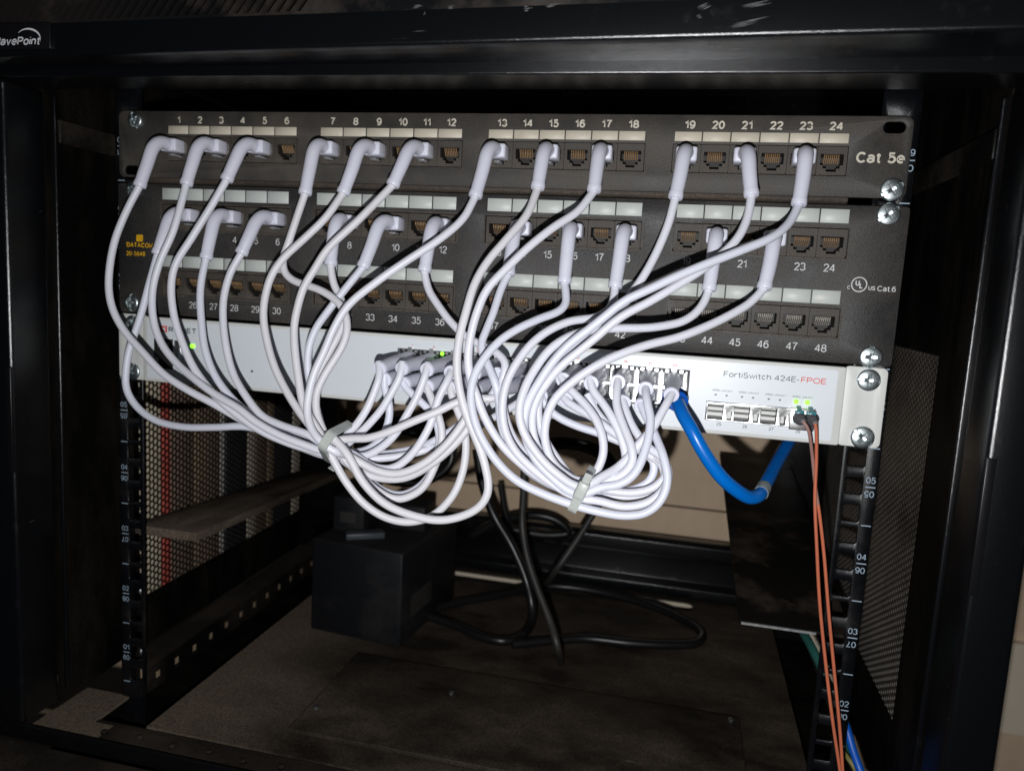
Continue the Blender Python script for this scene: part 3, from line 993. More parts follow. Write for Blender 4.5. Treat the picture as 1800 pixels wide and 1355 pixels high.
# four slots for optical modules
sh = []
for k in range(3):
    x0 = 148.4+k*14.5
    sh.append(rrect(x0+0.5, x0+9.0, -168.2, -159.4))
    sh.append(rrect(x0+11.2, x0+13.9, -168.2, -163.2))
sh.append(rrect(192.6, 206.2, -168.2, -158.8))
sc = plate(rrect(147.7, 206.7, -168.9, -158.1), sh, SY-1.0, SY+0.5)
sco = sc.build('module_cage', M['cage'], sw, 0.15, bseg=1)
mo = MB()
for q in sh:
    mo.add([(x, SY+0.4, z) for x, z in q]+[(x, SY+14, z) for x, z in q], [(0, 1, 5, 4), (1, 2, 6, 5), (2, 3, 7, 6), (3, 0, 4, 7), (4, 5, 6, 7)])
mo.build('cavities', M['hole'], sco)
fin = MB()
for k in range(3):
    x0 = 148.4+k*14.5
    for zc in (-161.0, -164.0, -167.2):
        fin.box(x0+0.7, x0+8.8, SY+1.6, SY+5, zc-0.6, zc+0.1)
fin.build('spring_fingers', M['fin'], sco)
# console socket and usb hole on the left
cn = MB().box(-212.4, -198.2, SY-0.6, SY+1.9, -167.4, -147.6)
cno = cn.build('console_socket', M['hole'], sw, 0.4)
MB().box(-209.6, -201.0, SY-0.9, SY-0.61, -153.4, -150.0).build('socket_rim', M['cage'], cno)
MB().box(-211.6, -208.6, SY-0.9, SY-0.61, -166.2, -160.0).build('socket_rim', M['cage'], cno)
MB().box(-196.6, -192.0, SY-0.9, SY-0.3, -160.5, -147.8).build('usb_socket', M['cage'], sw, 0.2)
tg, tr = MB(), MB()
FY = SY-0.4
letter(tg, 'FortiSwitch', 155.8, -142.0, FY, 3.1, 'l', 0.0, width=25.6)
letter(tg, '424E-', 183.2, -142.0, FY, 3.1, 'l', 0.0, width=13.2)
letter(tr, 'FPOE', 197.2, -142.0, FY, 3.1, 'l', 0.0, width=13.2)
letter(tg, 'F', -211.0, -140.9, FY, 3.4, 'l', 0.03, width=2.8)
letter(tg, 'RTINET', -201.4, -140.9, FY, 3.4, 'l', 0.03, width=21)
for i in range(3):
    for j in range(3):
        if i == 1 and j == 1:
            continue
        xa, za = -207.6+i*1.85, -143.0+j*1.5
        tr.add([(xa, FY, za), (xa+1.6, FY, za), (xa+1.6, FY, za+1.25), (xa, FY, za+1.25)], [(0, 1, 2, 3)])
for p in range(1, 24, 2):
    letter(tr, str(p), PT[p]+(1.2 if p < 12 else 0), -139.3, FY, 1.5, 'c', 0.02)
for k, n_ in enumerate(('25', '26', '27', '28')):
    letter(tg, n_, 155.6+k*14.25, -170.9, FY, 1.9, 'c', 0.01)
    xa = 150.5+k*14.4
    letter(tg, 'SPEED', xa, -151.6, FY, 0.95, 'l', 0.01, width=4.2)
    letter(tg, 'LINK/ACT', xa+5.0, -151.6, FY, 0.95, 'l', 0.01, width=5.9)
    if k < 3:
        for dx in (2.0, 8.0):
            tg.add([(xa+dx-0.6, FY, -154.6), (xa+dx+0.6, FY, -154.6), (xa+dx+0.6, FY, -153.8), (xa+dx-0.6, FY, -153.8)], [(0, 1, 2, 3)])
letter(tg, 'CONSOLE', -209.5, -145.3, FY, 0.9, 'c', 0.01)
letter(tg, 'RESET', -186.0, -156.0, FY, 0.9, 'c', 0.01)
tg.lathe([(0.9, 0), (0.85, 0.05)], (-139.5, FY, -164.0), (0, -1, 0), 10)
tg.build('lettering', M['grey_print'], sw, recalc=False)
tr.build('red_lettering', M['red_print'], sw, recalc=False)
ld = MB()
for xx in (195.9, 201.8):
    ld.lathe([(1.4, 0), (1.3, 0.6), (0.7, 1.1)], (xx, SY-0.3, -154.3), (0, -1, 0), 14)
ld.build('link_light', M['led_pale'], sw, smooth=True)

# ------------------------------------------------------------------ white patch cables
RC = 2.22
RINGS = {1: (667, 648), 3: (706, 648), 5: (750, 650), 7: (792, 655), 9: (833, 657), 11: (874, 660), 13: (945, 662), 15: (990, 668),
         17: (1039, 674), 19: (1086, 672), 21: (1135, 684), 23: (1180, 694), 2: (676, 668), 4: (710, 675), 6: (751, 680), 8: (792, 683),
         10: (835, 686), 12: (874, 690), 14: (950, 696), 16: (994, 702), 18: (1038, 704), 20: (1096, 708), 22: (1128, 714)}
# each run: panel row, port, boot end in the photograph, points (pixel x, pixel y, optional depth in mm), switch port
RUNS = [
 ('A', 5, 1, (245, 328), [(222, 372, -33), (200, 430, -40), (191, 500, -45), (197, 540), (216, 578), (250, 618, -52), (287, 657), (329, 685), (374, 709), (414, 732), (456, 754, -54), (510, 778), (548, 793), (572, 800, -56),
                       (597, 795), (608, 766, -58), (624, 749), (643, 722), (657, 691), (667, 662, -52)], 1),
 ('B', 6, 2, (277, 447), [(262, 500, -30), (250, 545, -30), (239, 580, -32), (228, 612), (222, 645, -36), (222, 682), (239, 713), (272, 738, -44), (320, 750), (376, 751), (432, 750, -52), (490, 764), (540, 782), (570, 789, -55),
                       (598, 795), (640, 792, -46), (668, 773), (680, 750), (685, 722), (681, 697), (676, 680, -46)], 2),
 ('C', 5, 3, (327, 325), [(315, 371, -35), (303, 410), (281, 460, -42), (268, 512, -44), (270, 564), (284, 604), (312, 640, -50), (348, 671), (378, 693), (421, 719), (446, 739, -66), (488, 763, -68), (530, 780), (572, 792, -68),
                       (602, 785), (629, 764, -54), (648, 746), (671, 719), (688, 691), (703, 662, -52)], 3),
 ('D', 5, 5, (398, 317), [(373, 360, -35), (337, 418, -42), (308, 466), (301, 503, -46), (306, 556), (320, 601), (337, 640, -52), (360, 674), (388, 705), (418, 730, -56), (460, 758), (511, 780), (558, 794), (576, 800, -66),
                       (605, 803), (641, 801, -57), (669, 787), (694, 764), (714, 731), (733, 697), (746, 664, -54)], 5),
 ('E', 6, 4, (362, 455), [(355, 488, -30), (352, 517, -33), (354, 564), (360, 612, -42), (376, 657), (402, 694), (432, 722, -50), (474, 747), (530, 762), (568, 778, -54),
                       (604, 803), (640, 836), (670, 860), (702, 870, -52), (735, 857), (758, 830), (770, 795, -44), (772, 764), (762, 730), (738, 705), (716, 684, -46)], 4),
 ('F', 6, 6, (424, 446), [(405, 480, -30), (394, 520, -35), (392, 556), (397, 607, -44), (410, 657), (432, 696), (460, 730, -52), (494, 747), (542, 764), (572, 783, -62),
                       (618, 797), (655, 820, -64), (688, 823), (716, 806), (739, 778, -64), (758, 742), (771, 700), (787, 668, -56)], 7),
 ('G', 5, 7, (536, 341), [(522, 382, -33), (506, 430, -36), (497, 460), (503, 483, -36), (525, 497), (558, 508), (587, 525, -38), (604, 545), (610, 570), (607, 595, -44), (594, 622), (573, 655), (557, 690, -54), (556, 720), (566, 752), (582, 780, -66),
                       (606, 806), (634, 836), (666, 864), (700, 877, -60), (740, 860), (764, 820, -50), (776, 778), (775, 747), (764, 714), (754, 690, -46)], 6),
 ('H', 5, 9, (603, 340), [(573, 382, -36), (530, 424, -44), (500, 452), (478, 483, -48), (466, 522), (463, 556), (469, 598, -52), (483, 646), (502, 685), (525, 722, -58), (546, 750), (574, 786, -70),
                       (588, 812), (607, 845), (640, 885, -68), (680, 910), (722, 917, -62), (762, 905), (795, 872, -52), (812, 834), (819, 792), (816, 753), (804, 720), (794, 694, -48)], 8),
 ('I', 5, 11, (690, 326), [(632, 385, -42), (576, 438, -50), (552, 475), (534, 505, -52), (522, 545), (517, 575), (518, 612, -55), (525, 668), (533, 710), (553, 746), (578, 780, -76),
                       (622, 806), (665, 828, -70), (702, 832), (744, 815), (782, 784, -62), (812, 746), (828, 715), (833, 672, -56)], 9),
 ('J', 6, 8, (581, 466), [(586, 497, -29), (599, 525, -31), (606, 548), (600, 578, -38), (581, 615), (562, 650), (546, 690, -50), (542, 725), (552, 757), (580, 788, -58),
                       (616, 818), (662, 839, -56), (710, 840), (755, 818), (800, 780, -52), (826, 745), (836, 702, -48)], 10),
 ('K', 6, 10, (638, 470), [(607, 508, -32), (572, 553, -38), (554, 580), (543, 612, -44), (541, 648), (548, 685), (560, 730, -50), (574, 772, -48),
                       (604, 800, -42), (650, 800, -36), (740, 785, -34), (810, 745, -36), (860, 700, -42), (873, 678, -52)], 11),
 ('L', 5, 13, (835, 346), [(815, 383, -36), (772, 421, -48), (716, 458), (660, 497, -56), (613, 536, -60), (588, 575), (571, 615, -62), (552, 657), (543, 692), (540, 724, -68), (550, 758), (578, 787, -84),
                       (608, 800, -70), (660, 806, -46), (730, 796, -36), (800, 770, -32), (860, 738, -34), (915, 705, -40), (942, 678, -48)], 13),
 ('N', 5, 15, (945, 331), [(927, 376, -38), (890, 421, -48), (857, 460), (834, 500, -60), (820, 545), (807, 596, -70), (803, 638), (806, 675, -72), (815, 714), (829, 753, -72), (845, 792), (856, 834), (858, 863, -70), (845, 888), (817, 905), (772, 914, -74), (716, 903), (672, 882), (635, 843), (614, 804, -82), (598, 783, -86), (583, 768, -86), (573, 766, -82), (576, 774, -76), (592, 774, -72), (613, 771, -70), (646, 770, -68), (688, 757), (730, 739, -64), (772, 722, -62), (806, 706), (845, 700), (872, 700, -50)], 12),
 ('M', 6, 12, (746, 477), [(753, 508, -30), (772, 539, -32), (789, 562), (815, 588, -36), (845, 606), (871, 619, -46), (886, 633), (888, 650, -52), (882, 672), (884, 712, -56), (900, 765), (935, 810), (985, 850), (1018, 867, -56),
                       (1062, 870), (1110, 873, -58), (1148, 862), (1168, 840), (1160, 812, -52), (1125, 792), (1085, 765), (1049, 738, -50), (1016, 718), (1000, 708, -46)], 16),
 ('W', 6, 14, (893, 483), [(882, 505, -30), (866, 553, -36), (854, 582), (846, 610, -48), (856, 638), (868, 666, -54), (876, 697), (880, 740), (895, 785, -58), (925, 825), (975, 856), (1016, 870, -60),
                       (1060, 864), (1105, 862, -54), (1140, 846), (1150, 815, -46), (1124, 790), (1092, 777), (1052, 761, -42), (1010, 747), (974, 728), (956, 707, -44)], 14),
 ('O', 5, 17, (1044, 336), [(1016, 371, -38), (974, 399, -46), (932, 432, -54), (891, 471), (857, 508, -62), (840, 545), (828, 588, -68), (823, 630), (827, 665, -66), (836, 690), (851, 731, -62), (879, 778), (912, 812, -60), (957, 845), (1008, 864, -66),
                       (1054, 852), (1086, 838, -62), (1100, 812), (1094, 776, -58), (1083, 748), (1068, 721), (1051, 697), (1041, 684, -50)], 17),
 ('P', 6, 16, (992, 497), [(995, 530, -32), (984, 546, -38), (952, 559), (918, 574, -54), (881, 597), (851, 630, -68), (832, 666), (828, 703, -74), (837, 748), (857, 788), (882, 821, -72), (912, 847), (957, 869), (1010, 888, -78),
                       (1052, 899), (1097, 906, -76), (1135, 901), (1160, 881), (1173, 848, -66), (1169, 812), (1158, 780), (1146, 752, -52), (1135, 730, -46)], 22),
 ('Q', 6, 18, (1081, 505), [(1078, 528, -31), (1068, 546, -36), (1043, 559), (1010, 563, -46), (974, 576), (940, 599, -58), (912, 632), (891, 672, -68), (883, 714), (887, 753), (904, 790, -70), (932, 820), (968, 848), (1014, 874, -72),
                       (1052, 880), (1097, 890, -70), (1140, 882), (1166, 860), (1175, 834, -62), (1166, 806), (1142, 788, -52), (1122, 765), (1109, 744), (1100, 722, -46)], 20),
 ('R', 5, 19, (1187, 348), [(1176, 390, -33), (1154, 444, -36), (1131, 486), (1113, 512, -38), (1089, 545), (1064, 563, -46), (1030, 587), (1000, 612, -56), (972, 645), (954, 680, -56), (946, 715), (952, 758, -55), (975, 800), (1018, 850, -54),
                       (1060, 860), (1110, 866, -64), (1150, 856), (1171, 832, -58), (1164, 810), (1142, 795), (1115, 780, -46), (1078, 757), (1056, 733), (1042, 714, -44)], 18),
 ('S', 5, 21, (1321, 344), [(1314, 382, -34), (1297, 418, -42), (1272, 444), (1240, 470, -50), (1198, 497), (1142, 530, -58), (1100, 552), (1078, 567, -62), (1050, 591), (1022, 614, -66), (987, 643), (962, 672), (942, 705, -66), (935, 742), (944, 784, -64), (968, 820), (1018, 862, -64),
                       (1060, 848), (1090, 836, -70), (1110, 815), (1111, 790), (1101, 761, -62), (1090, 733), (1083, 703), (1085, 685, -52)], 19),
 ('T', 5, 23, (1404, 360), [(1390, 388, -36), (1359, 416, -48), (1308, 438), (1252, 460, -62), (1196, 483), (1140, 509, -68), (1098, 529), (1066, 554, -70), (1036, 578), (1004, 602, -70), (975, 632), (950, 668, -74), (930, 705), (921, 745, -76), (931, 789), (957, 826), (1014, 868, -76),
                       (1060, 856), (1092, 850, -76), (1117, 830), (1131, 800, -68), (1141, 764), (1143, 733), (1138, 709), (1136, 696, -54)], 21),
 ('U', 6, 20, (1246, 510), [(1234, 537, -32), (1206, 562, -38), (1150, 575, -46), (1094, 577), (1047, 579, -54), (1002, 591), (968, 613, -64), (940, 649), (921, 686, -80), (913, 720), (918, 753, -84), (943, 796), (976, 830), (1020, 856, -84),
                       (1058, 838), (1090, 818, -66), (1112, 795), (1132, 770, -62), (1147, 754), (1160, 731), (1172, 709, -54)], 23),
 ('V', 6, 22, (1343, 507), [(1320, 531, -32), (1290, 550), (1248, 571, -42), (1192, 593), (1136, 607, -56), (1080, 627), (1038, 649, -66), (1002, 675), (975, 702, -70), (961, 735), (958, 772), (974, 815, -70), (1020, 846, -66),
                       (1042, 836, -60), (1055, 815), (1061, 790, -58), (1057, 761), (1045, 733), (1024, 706), (1000, 682, -52)], 15),
]
ROWNAME = {5: 'upper patch panel', 6: 'two-row patch panel'}


def catmull(P, step):
    P = np.asarray(P, float)
    Q = np.vstack([2*P[0]-P[1], P, 2*P[-1]-P[-2]])
    out = []
    for i in range(1, len(Q)-2):
        p0, p1, p2, p3 = Q[i-1], Q[i], Q[i+1], Q[i+2]
        t0 = 0.0
        t1 = t0+max(1e-6, np.linalg.norm(p1-p0))**0.5
        t2 = t1+max(1e-6, np.linalg.norm(p2-p1))**0.5
        t3 = t2+max(1e-6, np.linalg.norm(p3-p2))**0.5
        n = max(2, int(np.linalg.norm(p2-p1)/step))
        for t in np.linspace(t1, t2, n, endpoint=False):
            A1 = (t1-t)/(t1-t0)*p0+(t-t0)/(t1-t0)*p1
            A2 = (t2-t)/(t2-t1)*p1+(t-t1)/(t2-t1)*p2
            A3 = (t3-t)/(t3-t2)*p2+(t-t2)/(t3-t2)*p3
            B1 = (t2-t)/(t2-t0)*A1+(t-t0)/(t2-t0)*A2
            B2 = (t3-t)/(t3-t1)*A2+(t-t1)/(t3-t1)*A3
            out.append((t2-t)/(t2-t1)*B1+(t-t1)/(t2-t1)*B2)
    out.append(P[-1])
    return np.array(out)


def resample(P, step):
    d = np.r_[0, np.cumsum(np.linalg.norm(np.diff(P, axis=0), axis=1))]
    n = max(3, int(d[-1]/step)+1)
    s = np.linspace(0, d[-1], n)
    return np.stack([np.interp(s, d, P[:, k]) for k in range(3)], 1)


def depth_fill(pts):
    idx = [i for i, p in enumerate(pts) if len(p) > 2]
    return [(p[0], p[1], float(np.interp(i, idx, [pts[j][2] for j in idx]))) for i, p in enumerate(pts)]


# control points -> points in the place
runs = []
BOOT_Y = -30.0
for tagc, row, port, bend, pts, swp in RUNS:
    ring_y = -46 if swp % 2 else -42
    full = depth_fill([(bend[0], bend[1], BOOT_Y)]+list(pts)+[(RINGS[swp][0], RINGS[swp][1], ring_y)])
    P = [at(x, y, Y=d) for x, y, d in full]
    S = resample(catmull(P, 2.0), 3.0)
    runs.append([tagc, row, port, swp, S])


def boot_paths():
    out = []
    for tagc, row, port, swp, S in runs:
        xj = px5(port) if row == 5 else px6(port)
        zj = JZ5+0.9 if row == 5 else JZ6A+1.0
        e1 = S[0]
        m1 = np.array([xj, -9.0, zj])
        top = np.array([xj*0.82+e1[0]*0.18, -17.5, zj-0.1])
        el = np.array([xj*0.66+e1[0]*0.34, -22.2, zj-3.6])
        dn = np.array([xj*0.42+e1[0]*0.58, -26.4, zj*0.48+e1[2]*0.52])
        a = catmull([m1, top, el, dn, e1], 1.5)
        zs = ZTOP if swp % 2 else ZBOT
        e2 = S[-1]
        m2 = np.array([PT[swp], SY-1.0, zs])
        m3 = m2+np.array([0, -14.0, 0])
        b_ = catmull([m2, m3, (m3+e2)/2+np.array([0, -2.0, 0.6]), e2], 1.5)
        out.append((a, b_))
    return out


boots = boot_paths()
# push runs that touch apart along their own lines of depth, so that none passes through another
allP = np.vstack([r[4] for r in runs])
ids = np.concatenate([[i]*len(r[4]) for i, r in enumerate(runs)])
loc_ = np.concatenate([np.arange(len(r[4])) for r in runs])
endn = np.concatenate([np.minimum(np.arange(len(r[4])), np.arange(len(r[4]))[::-1]) for r in runs])
rays = (allP-CAM)
rays = rays/(rays[:, 1:2])          # change per mm of Y
Yv = allP[:, 1].copy()
Y0 = Yv.copy()
obst, orad = [], []
for a, b_ in boots:
    obst += list(a[2:-1:2])
    orad += [4.2]*len(a[2:-1:2])
    obst += list(b_[::2])
    orad += [4.2]*len(b_[::2])
obst, orad = np.array(obst), np.array(orad)
D = 2*RC+0.15
I0 = J0 = None
for it in range(160):
    P = CAM+rays*(Yv-CAM[1])[:, None]
    push = np.zeros(len(P))
    cnt = np.zeros(len(P))
    if it % 12 == 0:
        I0, J0 = [], []
        for c0 in range(0, len(P), 600):
            c1 = min(len(P), c0+600)
            dd = np.linalg.norm(P[c0:c1, None, :]-P[None, :, :], axis=2)
            ii, jj = np.nonzero(dd < D+7)
            ii = ii+c0
            ok = (ii < jj) & ((ids[ii] != ids[jj]) | (np.abs(loc_[ii]-loc_[jj]) > 8))
            I0.append(ii[ok])
            J0.append(jj[ok])
        I0, J0 = np.concatenate(I0), np.concatenate(J0)
        OI, OJ = np.nonzero((np.linalg.norm(P[:, None, :]-obst[None, :, :], axis=2) < orad[None, :]+RC+6) & (endn[:, None] > 3))
    dv = P[I0]-P[J0]
    m = (dv*dv).sum(1) < D*D
    ii, jj, dv = I0[m], J0[m], dv[m]
    side = np.linalg.norm(dv[:, [0, 2]], axis=1)
    need = np.sqrt(np.maximum(D*D-side**2, 0))-np.abs(dv[:, 1])
    key = (Y0[ii]-Y0[jj])*0.5+(Yv[ii]-Yv[jj])
    sgn = np.where(key < 0, -1.0, 1.0)
    amt = np.maximum(need, 0)*0.5
    np.add.at(push, ii, sgn*amt)
    np.add.at(push, jj, -sgn*amt)
    np.add.at(cnt, ii, 1)
    np.add.at(cnt, jj, 1)
    dd = np.linalg.norm(P[OI]-obst[OJ], axis=1)
    lim = orad[OJ]+RC+0.1
    m = dd < lim
    np.add.at(push, OI[m], -np.minimum(lim[m]-dd[m], 2.0))
    np.add.at(cnt, OI[m], 1)
    step = np.clip(push/np.maximum(1, np.sqrt(cnt)), -1.6, 1.6)*np.clip(endn/4.0, 0, 1)
    Yv += step*0.85
    o = 0
    for r in runs:
        n = len(r[4])
        y = Yv[o:o+n]
        for _ in range(2 if it < 120 else 1):
            y[1:-1] = 0.5*y[1:-1]+0.25*(y[:-2]+y[2:])
        Yv[o:o+n] = y
        o += n
P = CAM+rays*(Yv-CAM[1])[:, None]
#DEBUG
o = 0
for r in runs:
    n = len(r[4])
    r[4] = P[o:o+n]
    o += n

LOOK = {'A': 'outermost cable at the far left edge', 'N': 'cable making the long lowest loop to the left tie', 'K': 'cable crossing straight behind the left loops'}
for (tagc, row, port, swp, S), (a, b_) in zip(runs, boots):
    S = resample(catmull(S[::2] if len(S) % 2 else np.vstack([S[:-1:2], S[-1:]]), 1.5), 1.7)
    nm = ROWNAME[row]
    extra = {5: 'white patch cable with angled boot under the cream label numbered %d of the one-row panel' % port,
             6: 'white patch cable with angled boot in upper-row socket %d of the two-row panel' % port}[row]
    th = thing('patch_cable', extra, 'cable', tuple(S[len(S)//2]), 'white patch cables')
    mt = M['cable_old'] if tagc in 'GHIJN' else M['cable_cool'] if tagc in 'BEKPTW' else M['cable']
    # both ends of the cord start a little inside their boots
    cord = np.vstack([S[0]-(S[1]-S[0])/np.linalg.norm(S[1]-S[0])*4, S, S[-1]+(S[-1]-S[-2])/np.linalg.norm(S[-1]-S[-2])*4])
    MB().tube(cord, RC, 14).build('cord', mt, th, smooth=True, recalc=False)
    # angled boot at the panel
    n = len(a)
    d = np.r_[0, np.cumsum(np.linalg.norm(np.diff(a, axis=0), axis=1))]
    f_ = d/d[-1]
    rad = 4.15-0.6*f_
    bt = MB().tube(a, rad, 18)
    e = a[-1]
    ax = (a[-1]-a[-2])/np.linalg.norm(a[-1]-a[-2])
    bt.lathe([(3.0, -3.2), (3.85, -2.9), (3.95, -0.4), (3.6, 0.35), (2.4, 0.45)], e, ax, 18)
    xj = px5(port) if row == 5 else px6(port)
    zj = JZ5+0.9 if row == 5 else JZ6A+1.0
    boot = bt.build('boot', M['boot'], th, smooth=True)
    hd = MB().box(xj-5.7, xj+5.7, -12.4, -2.2, zj-4.2, zj+3.8)
    hd.build('plug_hood', M['boot'], th, 1.3, bseg=3)
    pg = MB().box(xj-5.2, xj+5.2, -2.4, 7, zj-4.0, zj+3.2)
    pg.box(xj-1.9, xj+1.9, -8.5, 4, zj-6.4, zj-5.1)
    pg.build('plug', M['clear'], th, 0.3, bseg=1)
    # straight boot at the switch
    n = len(b_)
    f_ = np.linspace(0, 1, n)
    rad = 5.0-1.3*np.minimum(1, f_*1.3)
    bt = MB().tube(b_, rad, 18)
    e = b_[-1]
    ax = (b_[-1]-b_[-2])/np.linalg.norm(b_[-1]-b_[-2])
    bt.lathe([(3.2, -3.0), (4.1, -2.6), (4.2, -0.3), (3.95, 0.2), (2.9, 0.25), (2.7, -0.4)], e, ax, 18)
    bt.build('boot', M['boot'], th, smooth=True)
    zs = ZTOP if swp % 2 else ZBOT
    MB().box(PT[swp]-5.1, PT[swp]+5.1, SY-6.5, SY+8, zs-3.5, zs+3.3).build('plug', M['clear'], th, 0.4, bseg=1)


# ------------------------------------------------------------------ nylon ties round the two bundles
def hull(pts):
    pts = sorted(map(tuple, pts))

    def half(ps):
        h = []
        for p in ps:
            while len(h) > 1 and (h[-1][0]-h[-2][0])*(p[1]-h[-2][1])-(h[-1][1]-h[-2][1])*(p[0]-h[-2][0]) <= 0:
                h.pop()
            h.append(p)
        return h
    a, b_ = half(pts), half(pts[::-1])
    return np.array(a[:-1]+b_[:-1])


def tie(px, py, depth, dirpix, names, label, head_ang, width, win):
    c = at(px, py, Y=depth)
    c2 = at(px+dirpix[0], py+dirpix[1], Y=depth)
    ax = (c2-c)/np.linalg.norm(c2-c)
    u = np.cross(ax, [0, 1, 0])
    u /= np.linalg.norm(u)
    v = np.cross(ax, u)
    pts = []
    for tagc, row, port, swp, S in runs:
        if tagc not in names:
            continue
        rel = S-c
        along = rel@ax
        near = (np.abs(along) < 2.5) & (np.abs(rel@u) < win)
        for r_ in rel[near]:
            pts.append((r_@u, r_@v))
    H = hull(pts)
    # offset outline by sampling directions of a support function
    A = np.linspace(0, 2*np.pi, 72, endpoint=False)
    dirs = np.stack([np.cos(A), np.sin(A)], 1)
    sup = (H@dirs.T)
    top = H[np.argmax(sup, axis=0)]
    out = top+dirs*(RC+0.25)
    out2 = top+dirs*(RC+1.45)
    th = thing('cable_tie', label, 'cable tie', tuple(c), 'nylon cable ties')
    mb = MB()
    n = len(A)
    vs = []
    for prof, dz in ((out, -width/2), (out2, -width/2), (out2, width/2), (out, width/2)):
        vs += [c+u*p[0]+v*p[1]+ax*dz for p in prof]
    fs = [(r_*n+k, r_*n+(k+1) % n, ((r_+1) % 4)*n+(k+1) % n, ((r_+1) % 4)*n+k) for r_ in range(4) for k in range(n)]
    mb.add(vs, fs)
    mb.build('strap', M['tie'], th, smooth=True)
    # head block at the given angle
    k = int(round(head_ang/360*n)) % n if head_ang is not None else int(np.argmin((out2[:, :1]*u+out2[:, 1:]*v)[:, 1]))
    pc = c+u*out2[k][0]+v*out2[k][1]
    nr = u*dirs[k][0]+v*dirs[k][1]
    tn = np.cross(ax, nr)
    hb = MB()
    w1, t1, h1 = width*0.62, 4.6, 4.4
    vs = [pc+ax*i*w1+tn*j*t1+nr*(0.1 if k_ == 0 else h1) for i in (-1, 1) for j in (-1, 1) for k_ in (0, 1)]
    hb.add(vs, [(0, 1, 3, 2), (4, 6, 7, 5), (0, 4, 5, 1), (2, 3, 7, 6), (0, 2, 6, 4), (1, 5, 7, 3)])
    hb.build('head', M['tie'], th, 0.9)
    a_, b2 = pc+nr*2.2-tn*t1*0.9, pc+nr*3.4-tn*(t1+5)
    hw, ht = ax*width*0.42, nr*0.55
    MB().add([a_-hw, a_+hw, b2+hw, b2-hw, a_-hw+ht, a_+hw+ht, b2+hw+ht, b2-hw+ht], [(0, 1, 2, 3), (7, 6, 5, 4), (0, 4, 5, 1), (1, 5, 6, 2), (2, 6, 7, 3), (3, 7, 4, 0)]).build('tail', M['tie'], th, 0.2)
    return out, c, u, v, ax


tie(584, 790, -64, (10, 6), 'ABCDEFGHIJKLN', 'white nylon tie round the left bundle of patch cables', 180, 5.0, 13)
tie(1022, 864, -66, (10, 5), 'MWOPQRSTUV', 'white nylon tie round the right bundle with its square head in front', None, 4.6, 10)


# ------------------------------------------------------------------ blue cable
def run3(pts, step=2.0):
    return resample(catmull([at(p[0], p[1], Y=p[2]) if len(p) == 3 else np.array(p[1:]) for p in depth_fill(pts)], step), step)


bl = thing('network_cable', 'thick blue cable hanging in a bend from the rightmost switch port', 'cable', tuple(at(1266, 834, Y=-45)))
bp_ = run3([(1192, 708, -30), (1200, 728, -38), (1214, 752, -44), (1236, 793, -46), (1266, 836, -44), (1297, 863, -38), (1318, 874, -32), (1333, 871, -26), (1346, 850, -10), (1366, 812, 20), (1387, 776, 52), (1402, 748, 90), (1408, 720, 200)])
MB().tube(bp_, 3.7, 16).build('cord', M['blue'], bl, smooth=True, recalc=False)
bb = catmull([np.array([PT[23], SY-1, ZBOT]), np.array([PT[23], SY-14, ZBOT-0.5]), at(1192, 706, Y=-27)], 1.5)
MB().tube(bb, np.linspace(5.0, 4.7, len(bb)), 16).lathe([(4.6, -2), (5.6, -1.6), (5.7, 0.6), (4.2, 1.0)], bb[-1], bb[-1]-bb[-2], 18).build('boot', M['blue_dull'], bl, smooth=True)
MB().box(PT[23]-5.4, PT[23]+5.4, SY-14, SY+7, ZBOT-5.2, ZBOT+3.3).build('plug', M['blue_dull'], bl, 0.6)
k0 = int(np.argmin(np.linalg.norm(bp_-at(1338, 864, Y=-18), axis=1)))
MB().tube(bp_[k0-2:k0+3], 4.05, 16).build('tape_wrap', M['tape'], bl, smooth=True)

# ------------------------------------------------------------------ orange fibre pair
fb = thing('fibre_cable', 'thin orange fibre pair with teal clips hanging from the last module slot', 'cable', tuple(at(1432, 853, Y=-24)))
sa = run3([(1412, 741, -27), (1420, 752, -28), (1427, 794, -24), (1433, 853, -22), (1440, 900), (1448, 970, -22), (1457, 1080), (1468, 1195), (1477, 1290), (1484, 1400, -20)], 3.0)
sb = run3([(1433, 744, -28), (1434.5, 752, -28), (1435, 808, -25), (1432.5, 876, -24), (1436, 967, -24), (1441, 1060), (1452, 1171), (1463, 1262), (1476, 1350), (1486, 1420, -22)], 3.0)
cut = 16
MB().tube(sa[:cut+1], 0.9, 10).build('strand', M['fibre_grey'], fb, smooth=True, recalc=False)
MB().tube(sa[cut:], 0.92, 10).build('strand', M['orange'], fb, smooth=True, recalc=False)
MB().tube(sb, 0.92, 10).build('strand', M['orange'], fb, smooth=True, recalc=False)
